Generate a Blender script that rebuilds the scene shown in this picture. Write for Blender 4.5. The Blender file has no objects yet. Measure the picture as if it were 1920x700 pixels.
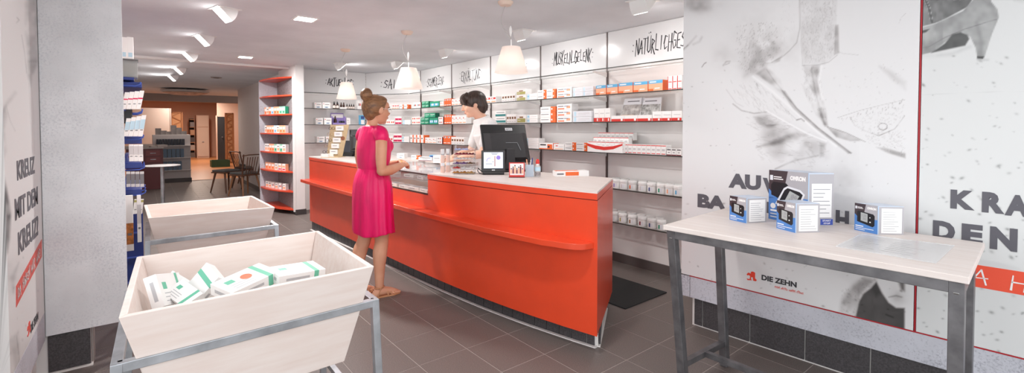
import bpy, bmesh, math, random
import numpy as np
from mathutils import Vector, Matrix
RAD = math.radians
random.seed(11)
SC = bpy.context.scene
COL = SC.collection

# ------------------------------------------------------------------ camera
FPX, CPY, EYE = 865.0, 263.0, 1.38
_yaw, _pit = RAD(-51.0), RAD(1.45)
_r = Vector((math.cos(_yaw), -math.sin(_yaw), 0))
_f0 = Vector((math.sin(_yaw), math.cos(_yaw), 0))
_d0 = Vector((0, 0, -1))
CAM_F = _f0 * math.cos(_pit) + _d0 * math.sin(_pit)
CAM_D = _d0 * math.cos(_pit) - _f0 * math.sin(_pit)
CAM_R = _r
CAM_P = Vector((0, 0, EYE))
cd = bpy.data.cameras.new('camera')
cd.sensor_fit = 'HORIZONTAL'; cd.sensor_width = 36.0
cd.lens = 36.0 * FPX / 1920.0
cd.shift_y = (CPY - 350.0) / 1920.0
cd.clip_start = 0.05; cd.clip_end = 200
cam = bpy.data.objects.new('camera', cd); COL.objects.link(cam)
m = Matrix.Identity(4)
for i in range(3):
    m[i][0] = CAM_R[i]; m[i][1] = -CAM_D[i]; m[i][2] = -CAM_F[i]; m[i][3] = CAM_P[i]
cam.matrix_world = m
SC.camera = cam

# ------------------------------------------------------------------ world: soft overcast daylight entering through the open shop front
w = bpy.data.worlds.new('daylight'); SC.world = w; w.use_nodes = True
w.node_tree.nodes['Background'].inputs[0].default_value = (0.93, 0.97, 1.0, 1)
w.node_tree.nodes['Background'].inputs[1].default_value = 1.55
SC.view_settings.view_transform = 'Standard'
SC.view_settings.look = 'None'
SC.view_settings.gamma = 1.0
SC.view_settings.use_curve_mapping = False
SC.view_settings.exposure = 0.69
WASH_L, WASH_R, DOWN_W, PEND_W, BACK_W = .55, 6.6, 34.0, .3, 30.0

# ------------------------------------------------------------------ measuring helpers (rays of the survey photograph -> points in the room)
def ray(px, py):
    return CAM_R * ((px - 960) / FPX) + CAM_D * ((py - CPY) / FPX) + CAM_F
def on_z(px, py, z):
    d = ray(px, py); return CAM_P + d * ((z - EYE) / d.z)
def proj(p):
    d = Vector(p) - CAM_P; z = d.dot(CAM_F)
    return 960 + FPX * d.dot(CAM_R) / z, CPY + FPX * d.dot(CAM_D) / z, z
def z_at(px, py, x, y):
    """height where the ray row py passes over ground point (x, y)"""
    lo, hi = -1.0, 5.0
    for _ in range(40):
        mid = (lo + hi) / 2
        if proj((x, y, mid))[1] > py: lo = mid
        else: hi = mid
    return mid
class Frame:
    """a vertical plane: origin, horizontal reading direction u, outward normal n"""
    def __init__(self, o, u):
        self.o = Vector((o[0], o[1], 0)); self.u = Vector((u[0], u[1], 0)).normalized()
        self.n = self.u.cross(Vector((0, 0, 1)))
        self.rz = math.atan2(self.u.y, self.u.x)
    def at(self, s, z, off=0.0):
        return self.o + self.u * s + self.n * off + Vector((0, 0, z))
    def mat(self, s=0, z=0, off=0):
        M = Matrix.Identity(4); p = self.at(s, z, off)
        for i in range(3):
            M[i][0] = self.u[i]; M[i][1] = (0, 0, 1)[i]; M[i][2] = self.n[i]; M[i][3] = p[i]
        return M
    def hit(self, px, py, off=0.0):
        d = ray(px, py); o = self.o + self.n * off
        t = (o - CAM_P).dot(self.n) / d.dot(self.n)
        p = CAM_P + d * t
        return (p - self.o).dot(self.u), p.z

# ------------------------------------------------------------------ materials
def lin(c):
    c = c / 255.0
    return c / 12.92 if c <= 0.04045 else ((c + 0.055) / 1.055) ** 2.4
def rgb(c): return (lin(c[0]), lin(c[1]), lin(c[2]), 1)
MATS = {}
def M(name, c=(200, 200, 200), rough=0.5, metal=0.0, noise=None, bump=None, emit=0.0, alpha=None, spec=0.5, trans=0.0, stretch=(1, 1, 1), c2=None, ior=1.45, coat=0.0):
    if name in MATS: return MATS[name]
    mt = bpy.data.materials.new(name); mt.use_nodes = True
    nt = mt.node_tree; b = nt.nodes['Principled BSDF']
    b.inputs['Base Color'].default_value = rgb(c)
    b.inputs['Roughness'].default_value = rough
    b.inputs['Metallic'].default_value = metal
    b.inputs['Specular IOR Level'].default_value = spec
    b.inputs['IOR'].default_value = ior
    if trans: b.inputs['Transmission Weight'].default_value = trans
    if coat: b.inputs['Coat Weight'].default_value = coat; b.inputs['Coat Roughness'].default_value = 0.1
    if alpha is not None: b.inputs['Alpha'].default_value = alpha
    if emit:
        b.inputs['Emission Color'].default_value = rgb(c); b.inputs['Emission Strength'].default_value = emit
    if noise or bump:
        tc = nt.nodes.new('ShaderNodeTexCoord'); mp = nt.nodes.new('ShaderNodeMapping')
        mp.inputs['Scale'].default_value = stretch
        nt.links.new(tc.outputs['Object'], mp.inputs['Vector'])
    if noise:
        n = nt.nodes.new('ShaderNodeTexNoise'); n.inputs['Scale'].default_value = noise[0]
        n.inputs['Detail'].default_value = noise[2] if len(noise) > 2 else 4
        nt.links.new(mp.outputs[0], n.inputs['Vector'])
        r = nt.nodes.new('ShaderNodeValToRGB')
        r.color_ramp.elements[0].position = 0.3; r.color_ramp.elements[1].position = 0.7
        k = 1 - noise[1]
        lo = c2 if c2 else tuple(v * k for v in c)
        r.color_ramp.elements[0].color = rgb(lo); r.color_ramp.elements[1].color = rgb(c)
        nt.links.new(n.outputs['Fac'], r.inputs[0]); nt.links.new(r.outputs[0], b.inputs['Base Color'])
    if bump:
        n2 = nt.nodes.new('ShaderNodeTexNoise'); n2.inputs['Scale'].default_value = bump[0]; n2.inputs['Detail'].default_value = 3
        nt.links.new(mp.outputs[0], n2.inputs['Vector'])
        bp = nt.nodes.new('ShaderNodeBump'); bp.inputs['Strength'].default_value = bump[1]; bp.inputs['Distance'].default_value = bump[2] if len(bump) > 2 else 0.01
        nt.links.new(n2.outputs['Fac'], bp.inputs['Height']); nt.links.new(bp.outputs[0], b.inputs['Normal'])
    MATS[name] = mt
    return mt
def concrete(name, c, dark):
    """printed concrete board: cloudy base with dark pits"""
    mt = M(name, c, 0.55, noise=(3.5, 0.1, 6), c2=tuple(v * 0.9 for v in c))
    nt = mt.node_tree; b = nt.nodes['Principled BSDF']
    base = b.inputs['Base Color'].links[0].from_socket
    tc = nt.nodes.new('ShaderNodeTexCoord')
    n = nt.nodes.new('ShaderNodeTexNoise'); n.inputs['Scale'].default_value = 95; n.inputs['Detail'].default_value = 5; n.inputs['Roughness'].default_value = 0.75
    nt.links.new(tc.outputs['Object'], n.inputs['Vector'])
    n3 = nt.nodes.new('ShaderNodeTexNoise'); n3.inputs['Scale'].default_value = 4; n3.inputs['Detail'].default_value = 3
    nt.links.new(tc.outputs['Object'], n3.inputs['Vector'])
    add = nt.nodes.new('ShaderNodeMath'); add.operation = 'MULTIPLY_ADD'; add.inputs[1].default_value = 0.45
    nt.links.new(n3.outputs['Fac'], add.inputs[0]); nt.links.new(n.outputs['Fac'], add.inputs[2])
    r = nt.nodes.new('ShaderNodeValToRGB'); r.color_ramp.elements[0].position = 0.74; r.color_ramp.elements[1].position = 0.95
    r.color_ramp.elements[0].color = (0, 0, 0, 1); r.color_ramp.elements[1].color = (1, 1, 1, 1)
    nt.links.new(add.outputs[0], r.inputs[0])
    mx = nt.nodes.new('ShaderNodeMixRGB'); nt.links.new(r.outputs[0], mx.inputs[0])
    nt.links.new(base, mx.inputs[1]); mx.inputs[2].default_value = rgb(dark)
    nt.links.new(mx.outputs[0], b.inputs['Base Color'])
    return mt
def printmat(name, rough=0.35):
    """printed sheet: the ink is stored per vertex, a fine grain on top"""
    mt = bpy.data.materials.new(name); mt.use_nodes = True; nt = mt.node_tree; b = nt.nodes['Principled BSDF']
    a = nt.nodes.new('ShaderNodeVertexColor'); a.layer_name = 'ink'
    nt.links.new(a.outputs[0], b.inputs['Base Color']); b.inputs['Roughness'].default_value = rough
    b.inputs['Specular IOR Level'].default_value = 0.3
    MATS[name] = mt; return mt

WHITE = M('white_paint', (238, 234, 232), 0.5, bump=(40, 0.05))
CEIL = M('ceiling_plaster', (230, 231, 235), 0.8, noise=(2.2, 0.05), bump=(60, 0.1))
GLOSSW = M('glossy_white_panel', (224, 223, 223), 0.18)
CONC = concrete('concrete_print', (246, 247, 249), (206, 208, 213))
CONC2 = concrete('concrete_print_dark', (206, 206, 214), (138, 138, 148))
TILE = M('floor_tile', (132, 121, 116), 0.42, noise=(230, 0.32, 3), bump=(300, 0.05))
GROUT = M('grout', (180, 170, 164), 0.9)
WTILE = M('base_tile', (84, 80, 82), 0.4, noise=(120, 0.3, 3), bump=(160, 0.15))
WGROUT = M('pale_grout', (230, 225, 221), 0.8)
RED = M('counter_red', (222, 70, 36), 0.32, noise=(6, 0.04), coat=0.25)
REDTRIM = M('red_trim', (170, 28, 40), 0.4)
PLY = M('birch_ply', (234, 221, 214), 0.5, noise=(3, 0.05, 5), c2=(226, 208, 199), stretch=(12, 1.3, 12))
TOPPLY = M('pale_ply_top', (222, 212, 207), 0.45, noise=(3, 0.05, 5), c2=(212, 199, 192), stretch=(1.3, 12, 12))
PLYEDGE = M('ply_edge', (220, 190, 170), 0.5, noise=(60, 0.12), stretch=(1, 1, 20))
STEEL = M('brushed_steel', (196, 199, 204), 0.36, .75, noise=(9, 0.25, 5))
RAWSTEEL = M('raw_steel', (124, 122, 124), 0.36, 0.6, noise=(14, 0.3, 6), c2=(92, 90, 92))
BLACK = M('black_plastic', (30, 29, 31), 0.35)
BLACK2 = M('dark_plastic', (48, 46, 48), 0.45)
GREYP = M('grey_print', (120, 118, 122), 0.5)
INK = M('dark_ink', (92, 90, 97), 0.5)
INKBK = M('black_marker', (52, 50, 54), 0.5)
CARD = M('white_card', (242, 239, 237), 0.45)
CARDP = M('pale_card', (226, 226, 230), 0.35)
GLASS = M('clear_glass', (225, 238, 236), 0.03, trans=1.0, ior=1.2)
GLASSEDGE = M('glass_edge', (62, 62, 58), 0.3)
ACRYL = M('clear_acrylic', (244, 246, 248), 0.05, trans=0.95, ior=1.15)
GLOW = M('lamp_glow', (255, 250, 245), 0.5, emit=6.0)
LAMPW = M('lamp_white', (240, 238, 236), 0.5)

# ------------------------------------------------------------------ mesh building
class MB:
    def __init__(s): s.v = []; s.f = []; s.mi = []; s.cur = 0
    def mat(s, i): s.cur = i; return s
    def add(s, vs, fs):
        o = len(s.v); s.v += [tuple(v) for v in vs]
        for f in fs: s.f.append(tuple(i + o for i in f)); s.mi.append(s.cur)
        return s
    def box(s, x0, x1, y0, y1, z0, z1, mx=None):
        vs = [Vector((x, y, z)) for z in (z0, z1) for y in (y0, y1) for x in (x0, x1)]
        if mx is not None: vs = [mx @ v for v in vs]
        return s.add(vs, [(0, 2, 3, 1), (4, 5, 7, 6), (0, 1, 5, 4), (2, 6, 7, 3), (0, 4, 6, 2), (1, 3, 7, 5)])
    def cbox(s, c, sz, mx=None):
        return s.box(c[0]-sz[0]/2, c[0]+sz[0]/2, c[1]-sz[1]/2, c[1]+sz[1]/2, c[2]-sz[2]/2, c[2]+sz[2]/2, mx)
    def prism(s, poly, z0, z1, mx=None):
        n = len(poly); vs = [Vector((p[0], p[1], z0)) for p in poly] + [Vector((p[0], p[1], z1)) for p in poly]
        if mx is not None: vs = [mx @ v for v in vs]
        fs = [tuple(range(n))[::-1], tuple(range(n, 2*n))] + [(i, (i+1) % n, n+(i+1) % n, n+i) for i in range(n)]
        return s.add(vs, fs)
    def bar(s, a, b, w, h=None, up=(0, 0, 1)):
        """rectangular bar from a to b, w across, h along up"""
        h = h or w; a = Vector(a); b = Vector(b); d = (b-a).normalized(); upv = Vector(up)
        if abs(d.dot(upv)) > 0.95: upv = Vector((1, 0, 0))
        sd = d.cross(upv).normalized(); u2 = sd.cross(d)
        vs = [p + sd*(i*w/2) + u2*(j*h/2) for p in (a, b) for i, j in ((-1, -1), (1, -1), (1, 1), (-1, 1))]
        return s.add(vs, [(0, 3, 2, 1), (4, 5, 6, 7), (0, 1, 5, 4), (1, 2, 6, 5), (2, 3, 7, 6), (3, 0, 4, 7)])
    def tube(s, pts, r, n=8, caps=True, flat=1.0):
        pts = [Vector(p) for p in pts]; rs = r if isinstance(r, (list, tuple)) else [r]*len(pts)
        vs = []; prev = None
        for i, p in enumerate(pts):
            d = (pts[min(i+1, len(pts)-1)] - pts[max(i-1, 0)]).normalized()
            if prev is None:
                a = Vector((0, 0, 1)) if abs(d.z) < 0.9 else Vector((1, 0, 0))
                sx = d.cross(a).normalized()
            else:
                sx = (prev - d*prev.dot(d)).normalized()
            prev = sx; sy = d.cross(sx)
            for k in range(n):
                t = 2*math.pi*k/n; vs.append(p + sx*(math.cos(t)*rs[i]) + sy*(math.sin(t)*rs[i]*flat))
        fs = []
        for i in range(len(pts)-1):
            for k in range(n):
                fs.append((i*n+k, i*n+(k+1) % n, (i+1)*n+(k+1) % n, (i+1)*n+k))
        if caps: fs.append(tuple(range(n))[::-1]); fs.append(tuple(range((len(pts)-1)*n, len(pts)*n)))
        return s.add(vs, fs)
    def lathe(s, prof, c=(0, 0, 0), n=20, mx=None, cap=True):
        vs = []; c = Vector(c)
        for r, z in prof:
            for k in range(n):
                t = 2*math.pi*k/n; v = Vector((r*math.cos(t), r*math.sin(t), z))
                vs.append((mx @ v if mx is not None else v) + c)
        fs = []
        for i in range(len(prof)-1):
            for k in range(n): fs.append((i*n+k, i*n+(k+1) % n, (i+1)*n+(k+1) % n, (i+1)*n+k))
        if cap: fs.append(tuple(range(n))[::-1]); fs.append(tuple(range((len(prof)-1)*n, len(prof)*n)))
        return s.add(vs, fs)
    def rings(s, rl, n=28, cap=True):
        """rl: list of (cx,cy,cz,rx,ry)"""
        vs = []
        for cx, cy, cz, rx, ry in rl:
            for k in range(n):
                t = 2*math.pi*k/n; vs.append((cx+rx*math.cos(t), cy+ry*math.sin(t), cz))
        fs = []
        for i in range(len(rl)-1):
            for k in range(n): fs.append((i*n+k, i*n+(k+1) % n, (i+1)*n+(k+1) % n, (i+1)*n+k))
        if cap: fs.append(tuple(range(n))[::-1]); fs.append(tuple(range((len(rl)-1)*n, len(rl)*n)))
        return s.add(vs, fs)
    def ell(s, c, r, n=16, m=10, mx=None):
        vs = []; c = Vector(c)
        for j in range(1, m):
            ph = math.pi*j/m
            for k in range(n):
                t = 2*math.pi*k/n
                v = Vector((r[0]*math.sin(ph)*math.cos(t), r[1]*math.sin(ph)*math.sin(t), -r[2]*math.cos(ph)))
                vs.append((mx @ v if mx is not None else v) + c)
        b = Vector((0, 0, -r[2])); tp = Vector((0, 0, r[2]))
        if mx is not None: b = mx @ b; tp = mx @ tp
        vs += [b + c, tp + c]; L = (m-1)*n
        fs = [((j)*n+k, j*n+(k+1) % n, (j+1)*n+(k+1) % n, (j+1)*n+k) for j in range(m-2) for k in range(n)]
        fs += [(L, (k+1) % n, k) for k in range(n)] + [(L+1, (m-2)*n+k, (m-2)*n+(k+1) % n) for k in range(n)]
        return s.add(vs, fs)
    def mesh(s, name, mats, inv=None, smooth=None):
        me = bpy.data.meshes.new(name)
        vs = s.v if inv is None else [tuple(inv @ Vector(v)) for v in s.v]
        me.from_pydata(vs, [], s.f)
        mats = mats if isinstance(mats, (list, tuple)) else [mats]
        for mt in mats: me.materials.append(mt)
        if len(mats) > 1: me.polygons.foreach_set('material_index', s.mi)
        if smooth is not None:
            me.polygons.foreach_set('use_smooth', [True]*len(me.polygons))
            me.set_sharp_from_angle(angle=RAD(smooth))
        me.update(); return me

MW = {}
def put(o, label=None, cat=None, group=None, kind=None):
    if label: o['label'] = label
    if cat: o['category'] = cat
    if group: o['group'] = group
    if kind: o['kind'] = kind
    return o
def thing(name, label, cat, loc=(0, 0, 0), rz=0.0, group=None):
    o = bpy.data.objects.new(name, None); COL.objects.link(o); o.empty_display_size = 0.1
    o.location = loc; o.rotation_euler = (0, 0, rz)
    MW[o.name] = Matrix.Translation(Vector(loc)) @ Matrix.Rotation(rz, 4, 'Z')
    return put(o, label, cat, group)
def bev(o, wdt, seg=2):
    if wdt:
        md = o.modifiers.new('bevel', 'BEVEL'); md.width = wdt; md.segments = seg; md.limit_method = 'ANGLE'; md.angle_limit = RAD(40)
    return o
def part(parent, name, mb, mats, world=False, smooth=None, bevel=0, label=None, kind=None):
    """a child mesh; geometry given in the thing's own frame, or in room coordinates when world=True"""
    Mw = MW[parent.name]
    me = mb if isinstance(mb, bpy.types.Mesh) else mb.mesh(name, mats, Mw.inverted() if world else None, smooth)
    o = bpy.data.objects.new(name, me); COL.objects.link(o); o.parent = parent; MW[o.name] = Mw
    bev(o, bevel); return put(o, label, None, None, kind)
def solo(name, label, cat, mb, mats, loc=(0, 0, 0), rz=0.0, group=None, world=False, smooth=None, bevel=0, kind=None):
    Mw = Matrix.Translation(Vector(loc)) @ Matrix.Rotation(rz, 4, 'Z')
    me = mb if isinstance(mb, bpy.types.Mesh) else mb.mesh(name, mats, Mw.inverted() if world else None, smooth)
    o = bpy.data.objects.new(name, me); COL.objects.link(o); o.location = loc; o.rotation_euler = (0, 0, rz); MW[o.name] = Mw
    bev(o, bevel); return put(o, label, cat, group, kind)
def struct(name, mb, mats, label=None, cat=None, smooth=None, bevel=0):
    return solo(name, label, cat, mb, mats, world=True, smooth=smooth, bevel=bevel, kind='structure')
def copy_tree(root, loc, rz=None, label=None, group=None, parent=None):
    r = root.copy(); COL.objects.link(r)
    if parent is None:
        r.location = loc
        if rz is not None: r.rotation_euler = (0, 0, rz)
        if label: r['label'] = label
        if group: r['group'] = group
    else: r.parent = parent
    MW[r.name] = Matrix.Translation(Vector(r.location)) @ Matrix.Rotation(r.rotation_euler[2], 4, 'Z')
    for ch in list(root.children): copy_tree(ch, None, parent=r)
    return r

# lettering ---------------------------------------------------------
def text_geo(body, size, depth=0.001, bold=0.0, sx=1.0, align='LEFT', shear=0.0):
    cu = bpy.data.curves.new('t', 'FONT'); cu.body = body; cu.size = size; cu.extrude = depth/2; cu.offset = bold; cu.align_x = align; cu.shear = shear
    cu.resolution_u = 3
    o = bpy.data.objects.new('t', cu); COL.objects.link(o)
    me = o.to_mesh()
    vs = [(v.co.x*sx, v.co.y, v.co.z) for v in me.vertices]; fs = [tuple(p.vertices) for p in me.polygons]
    o.to_mesh_clear(); bpy.data.objects.remove(o); bpy.data.curves.remove(cu)
    return vs, fs
def text_fit(mb, mx, body, x0, x1, y0, y1, bold=0.0, depth=0.001):
    """lettering stretched to fill the rectangle x0..x1, y0..y1 of the plane mx"""
    vs, fs = text_geo(body, 1.0, 1.0, bold)
    ax = min(v[0] for v in vs); bx = max(v[0] for v in vs); ay = min(v[1] for v in vs); by = max(v[1] for v in vs)
    out = [mx @ Vector((x0+(v[0]-ax)/(bx-ax)*(x1-x0), y0+(v[1]-ay)/(by-ay)*(y1-y0), v[2]*depth)) for v in vs]
    return mb.add(out, fs)
STROKE = {
 'A': [[(0, 0), (.45, 1.05), (.8, -.1)], [(.1, .35), (.85, .42)]], 'B': [[(.05, -.05), (.1, 1), (.6, .85), (.15, .5), (.75, .25), (.05, 0)]],
 'C': [[(.75, .85), (.3, .95), (.05, .4), (.3, 0), (.8, .15)]], 'D': [[(.1, 0), (.1, 1), (.8, .6), (.6, .1), (0, 0)]],
 'E': [[(.8, .95), (.1, .9), (.1, .05), (.85, 0)], [(.1, .5), (.6, .52)]], 'G': [[(.8, .85), (.3, 1), (.0, .4), (.35, -.05), (.75, .1), (.75, .45), (.4, .45)]],
 'H': [[(.1, -.1), (.1, 1)], [(.1, .5), (.75, .5)], [(.75, 1.05), (.75, -.1)]], 'I': [[(.35, 1), (.35, 0)]],
 'K': [[(.1, 1), (.1, -.1)], [(.85, 1.05), (.1, .4), (.9, -.2)]], 'L': [[(.1, 1.05), (.1, .05), (.75, 0)]],
 'M': [[(0, -.1), (.15, 1), (.45, .3), (.75, 1.05), (.9, -.1)]], 'N': [[(.05, -.1), (.1, 1), (.75, 0), (.8, 1.1)]],
 'O': [[(.4, 1), (.05, .5), (.35, 0), (.8, .45), (.4, 1)]], 'R': [[(.1, -.15), (.1, 1), (.7, .8), (.15, .45), (.9, -.25)]],
 'S': [[(.85, .9), (.4, 1.05), (.1, .7), (.75, .35), (.45, 0), (-.1, .08)]], 'T': [[(-.1, 1), (.9, 1)], [(.4, 1), (.4, -.15)]],
 'U': [[(.05, 1), (.1, .1), (.4, -.05), (.75, .1), (.8, 1.05)]], 'W': [[(0, 1), (.2, 0), (.45, .7), (.65, 0), (.95, 1.05)]],
 'Z': [[(.05, .95), (.8, 1), (.05, 0), (.9, .02)]], '_': [[(0, .05), (1.1, .1)]], '!': [[(.3, 1), (.25, .3)], [(.22, .08), (.26, 0)]],
 '.': [[(.3, .75), (.36, .7)], [(.25, .3), (.31, .25)]], ' ': []}
STROKE['Ä'] = STROKE['A'] + [[(.2, 1.25), (.27, 1.22)], [(.6, 1.28), (.67, 1.25)]]
STROKE['Ü'] = STROKE['U'] + [[(.2, 1.25), (.27, 1.22)], [(.6, 1.28), (.67, 1.25)]]
def stroke_text(mb, mx, text, x0, x1, y0, y1, wid=0.006, depth=0.0008, seed=1):
    """hand-drawn tag lettering made of flat ribbon strokes"""
    rn = random.Random(seed); n = len(text); adv = (x1-x0)/n; h = y1-y0
    for i, ch in enumerate(text):
        jy = rn.uniform(-.08, .08)*h; hs = rn.uniform(.85, 1.2); k = adv*1.02
        for pl in STROKE[ch]:
            pts = [Vector((x0+i*adv+p[0]*k+p[1]*h*.08, y0+jy+p[1]*h*hs, 0)) for p in pl]
            for a, b in zip(pts[:-1], pts[1:]):
                d = (b-a); ln = d.length or 1e-6; d /= ln; sd = Vector((-d.y, d.x, 0)); wa = wid*rn.uniform(.6, 1.2)/2; wb = wid*rn.uniform(.5, 1.2)/2
                a2 = a - d*wa*.6; b2 = b + d*wb*.6
                vs = [a2+sd*wa, a2-sd*wa, b2-sd*wb, b2+sd*wb]
                vs = [mx @ (v + Vector((0, 0, depth))) for v in vs]
                mb.add(vs, [(0, 1, 2, 3)])
    return mb
# ================================================================== THE SETTING
ZC = 2.39
FLOOR_END = -14.9
# floor: slab, then single tiles
fl = struct('floor', MB().box(FLOOR_END, 3.0, -3.0, 4.6, -0.12, -0.0012), GROUT)
TX, TY, X0, Y0, GAP = 0.360, 0.330, -2.76, 1.577, 0.0045
tm = MB().box(-TX/2+GAP/2, TX/2-GAP/2, -TY/2+GAP/2, TY/2-GAP/2, -0.004, 0).mesh('tile', TILE)
cand = []; far_t = MB()
for i in range(-36, 17):
    for j in range(-14, 10):
        cx, cy_ = X0+(i+.5)*TX, Y0+(j+.5)*TY
        if cx-TX/2 < FLOOR_END or cx+TX/2 > 3 or cy_-TY/2 < -3 or cy_+TY/2 > 4.6: continue
        px, py, d = proj((cx, cy_, 0))
        vis = d > .4 and -90 < px < 2010 and py < 770
        hidden = (cy_ > 3.95) or (cy_ < -.55) or (1.98 < cy_ < 2.5 and -6.6 < cx < -2.3)
        if vis and not hidden: cand.append((d, cx, cy_))
        else: far_t.box(cx-TX/2+GAP/2, cx+TX/2-GAP/2, cy_-TY/2+GAP/2, cy_+TY/2-GAP/2, -0.004, 0)
cand.sort()
for k, (d, cx, cy_) in enumerate(cand):
    if k < 300:
        o = bpy.data.objects.new('tile', tm); COL.objects.link(o); o.parent = fl; o.location = (cx, cy_, 0)
    else: far_t.box(cx-TX/2+GAP/2, cx+TX/2-GAP/2, cy_-TY/2+GAP/2, cy_+TY/2-GAP/2, -0.004, 0)
part(fl, 'far_tiles', far_t, TILE, kind='stuff')
ORANGEFL = M('orange_linoleum', (216, 150, 96), 0.35)
struct('floor_back', MB().box(-27.2, FLOOR_END, -3, 6.5, -0.12, 0), ORANGEFL)
# ceiling
ce = struct('ceiling', MB().box(-16.8, 0.5, -0.75, 4.1, ZC, ZC+.15), CEIL)
struct('ceiling_back', MB().box(-27.2, -17.1, -3, 6.5, 2.75, 2.85), M('back_ceiling', (196, 170, 156), 0.8))
struct('trim_1', MB().box(-8.29, -8.21, -.6, 2.05, ZC-.035, ZC), WHITE, bevel=.004)
BEAMC = M('beam_grey', (150, 146, 146), 0.7)
struct('trim_2', MB().box(-17.1, -16.8, -3, 6.5, 2.18, 2.85), BEAMC)

# shelf wall: long run, diagonal corner, short back run
WPTS = [(-8.25, 2.0), (-8.25, 3.25), (-7.27, 3.85), (-2.06, 3.85)]
FC = Frame(WPTS[0], (0, 1)); FB = Frame(WPTS[1], (.98, .60)); FA = Frame(WPTS[2], (1, 0))
LC, LB, LA = 1.25, math.hypot(.98, .60), 5.21
RAILX = [0, 1.03, 2.06, 3.09, 4.12, 5.15]
wA = struct('wall_right', MB().box(-7.3, -1.3, 3.85, 4.0, 0, ZC), WHITE)
mB = MB(); p0 = FB.at(-.06, 0); p1 = FB.at(LB+.06, 0); q0 = FB.at(-.06, 0, -.15); q1 = FB.at(LB+.06, 0, -.15)
wB = struct('wall_corner', mB.prism([p0.xy, p1.xy, q1.xy, q0.xy], 0, ZC), WHITE)
wC = struct('wall_back', MB().box(-8.40, -8.25, 2.0, 3.3, 0, ZC), WHITE)
def header(wall, F, s0, s1, name, txt=None, px=None, seed=1, wid=.006):
    p = part(wall, 'header_panel', MB().box(s0+.006, s1-.006, 1.985, 2.385, -.0, .014, None) if False else MB().prism([(s0+.006, 1.985), (s1-.006, 1.985), (s1-.006, 2.385), (s0+.006, 2.385)], 0.0, .014, F.mat()), GLOSSW, world=True, bevel=.002,
             label='white glossy header panel ' + name)
    if txt:
        a, za = F.hit(px[0], px[3], .015); b, zb = F.hit(px[1], px[3], .015); c, zt = F.hit((px[0]+px[1])/2, px[2], .015); c, z0 = F.hit((px[0]+px[1])/2, px[3], .015)
        part(p, 'lettering', stroke_text(MB(), F.mat(0, 0, .0145), txt, a, b, z0, zt, wid, .0008, seed), INKBK, world=True)
    return p
header(wA, FA, 4.12, 5.20, 'at the right end, tagged with the long word NATÜRLICHGESUND', '.NATÜRLICHGESUND', (1184, 1312, 68, 93), 3, .010)
header(wA, FA, 3.09, 4.12, 'tagged MUSKELN_GELENK', '.MUSKELN_GELENK.', (1034, 1114, 97, 117), 4, .011)
header(wA, FA, 2.06, 3.09, 'half hidden by the pendant lamp', '.', (983, 995, 117, 129), 5, .011)
header(wA, FA, 1.03, 2.06, 'tagged ERKÄLTUNG', '.ERKÄLTUNG.', (861, 905, 133, 150), 6, .012)
header(wA, FA, 0.0, 1.03, 'with a small scrawled word left of ERKÄLTUNG', '.SCHMERZEN.', (798, 834, 146, 160), 7, .013)
header(wB, FB, 0.0, LB, 'in the corner, tag beginning with SAIS', '.SAISON', (712, 768, 151, 165), 8, .018)
header(wC, FC, 0.07, LC, 'at the left, tag beginning with AKTU', '.AKTUELLES.', (609, 665, 148, 161), 9, .014)
RAIL = M('dark_rail', (104, 92, 90), 0.4, .3)
for s in RAILX[:-1]:
    mb = MB(); mb.prism([(s-.008, .05), (s+.008, .05), (s+.008, 2.385), (s-.008, 2.385)], 0, .02, FA.mat()); part(wA, 'upright_rail', mb, RAIL, world=True)
slots = MB()
mb = MB().prism([(-.012, .05), (.012, .05), (.012, 2.385), (-.012, 2.385)], 0, .02, FB.mat()); rl = part(wB, 'upright_rail', mb, M('pale_rail', (214, 210, 208), .4), world=True)
for k in range(46): slots.prism([(-.006, 2.36-k*.05), (.006, 2.36-k*.05), (.006, 2.385-k*.05), (-.006, 2.385-k*.05)], .0195, .021, FB.mat())
part(rl, 'slots', slots, RAIL, world=True)
part(wC, 'upright_rail', MB().prism([(.07, .05), (.09, .05), (.09, 2.385), (.07, 2.385)], 0, .02, FC.mat()), RAIL, world=True)

# glass shelves: front edge 27 cm in front of the wall, mitred at the corners
FPTS = [(-7.98, 2.08), (-7.98, 3.10), (-7.19, 3.58), (-2.06, 3.58)]
SHZ = [1.975, 1.715, 1.446, 1.144, 0.796, 0.470]
GL = M('shelf_glass', (226, 232, 230), 0.08, alpha=.2)
LV = ['uppermost', 'second highest', 'third', 'fourth', 'fifth', 'lowest']
def shelf(poly, edge, z, label):
    t = thing('glass_shelf', label, 'shelf', (sum(p[0] for p in poly)/len(poly), sum(p[1] for p in poly)/len(poly), z-.008))
    part(t, 'glass_pane', MB().prism(poly, z-.008, z, None), GL, world=True)
    for a, b in zip(edge[:-1], edge[1:]):
        mb = MB(); A = Vector((a[0], a[1], z-.004)); B = Vector((b[0], b[1], z-.004)); mb.bar(A, B, .004, .010); part(t, 'front_edge', mb, GLASSEDGE, world=True)
    return t
def bracket(t, x, z):
    mb = MB().prism([(0, 0), (-.24, 0), (-.24, -.012), (0, -.05)], -.003, .003, Matrix(((0, 0, 1, x), (1, 0, 0, 3.85), (0, 1, 0, z-.009), (0, 0, 0, 1))))
    part(t, 'bracket', mb, WHITE, world=True)
cuts = [-2.06, -3.40, -4.68, -5.75, -7.19]
segn = ['right-hand stretch beside the poster wall', 'stretch below MUSKELN_GELENK', 'stretch beside the man', 'stretch left of the man']
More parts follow.
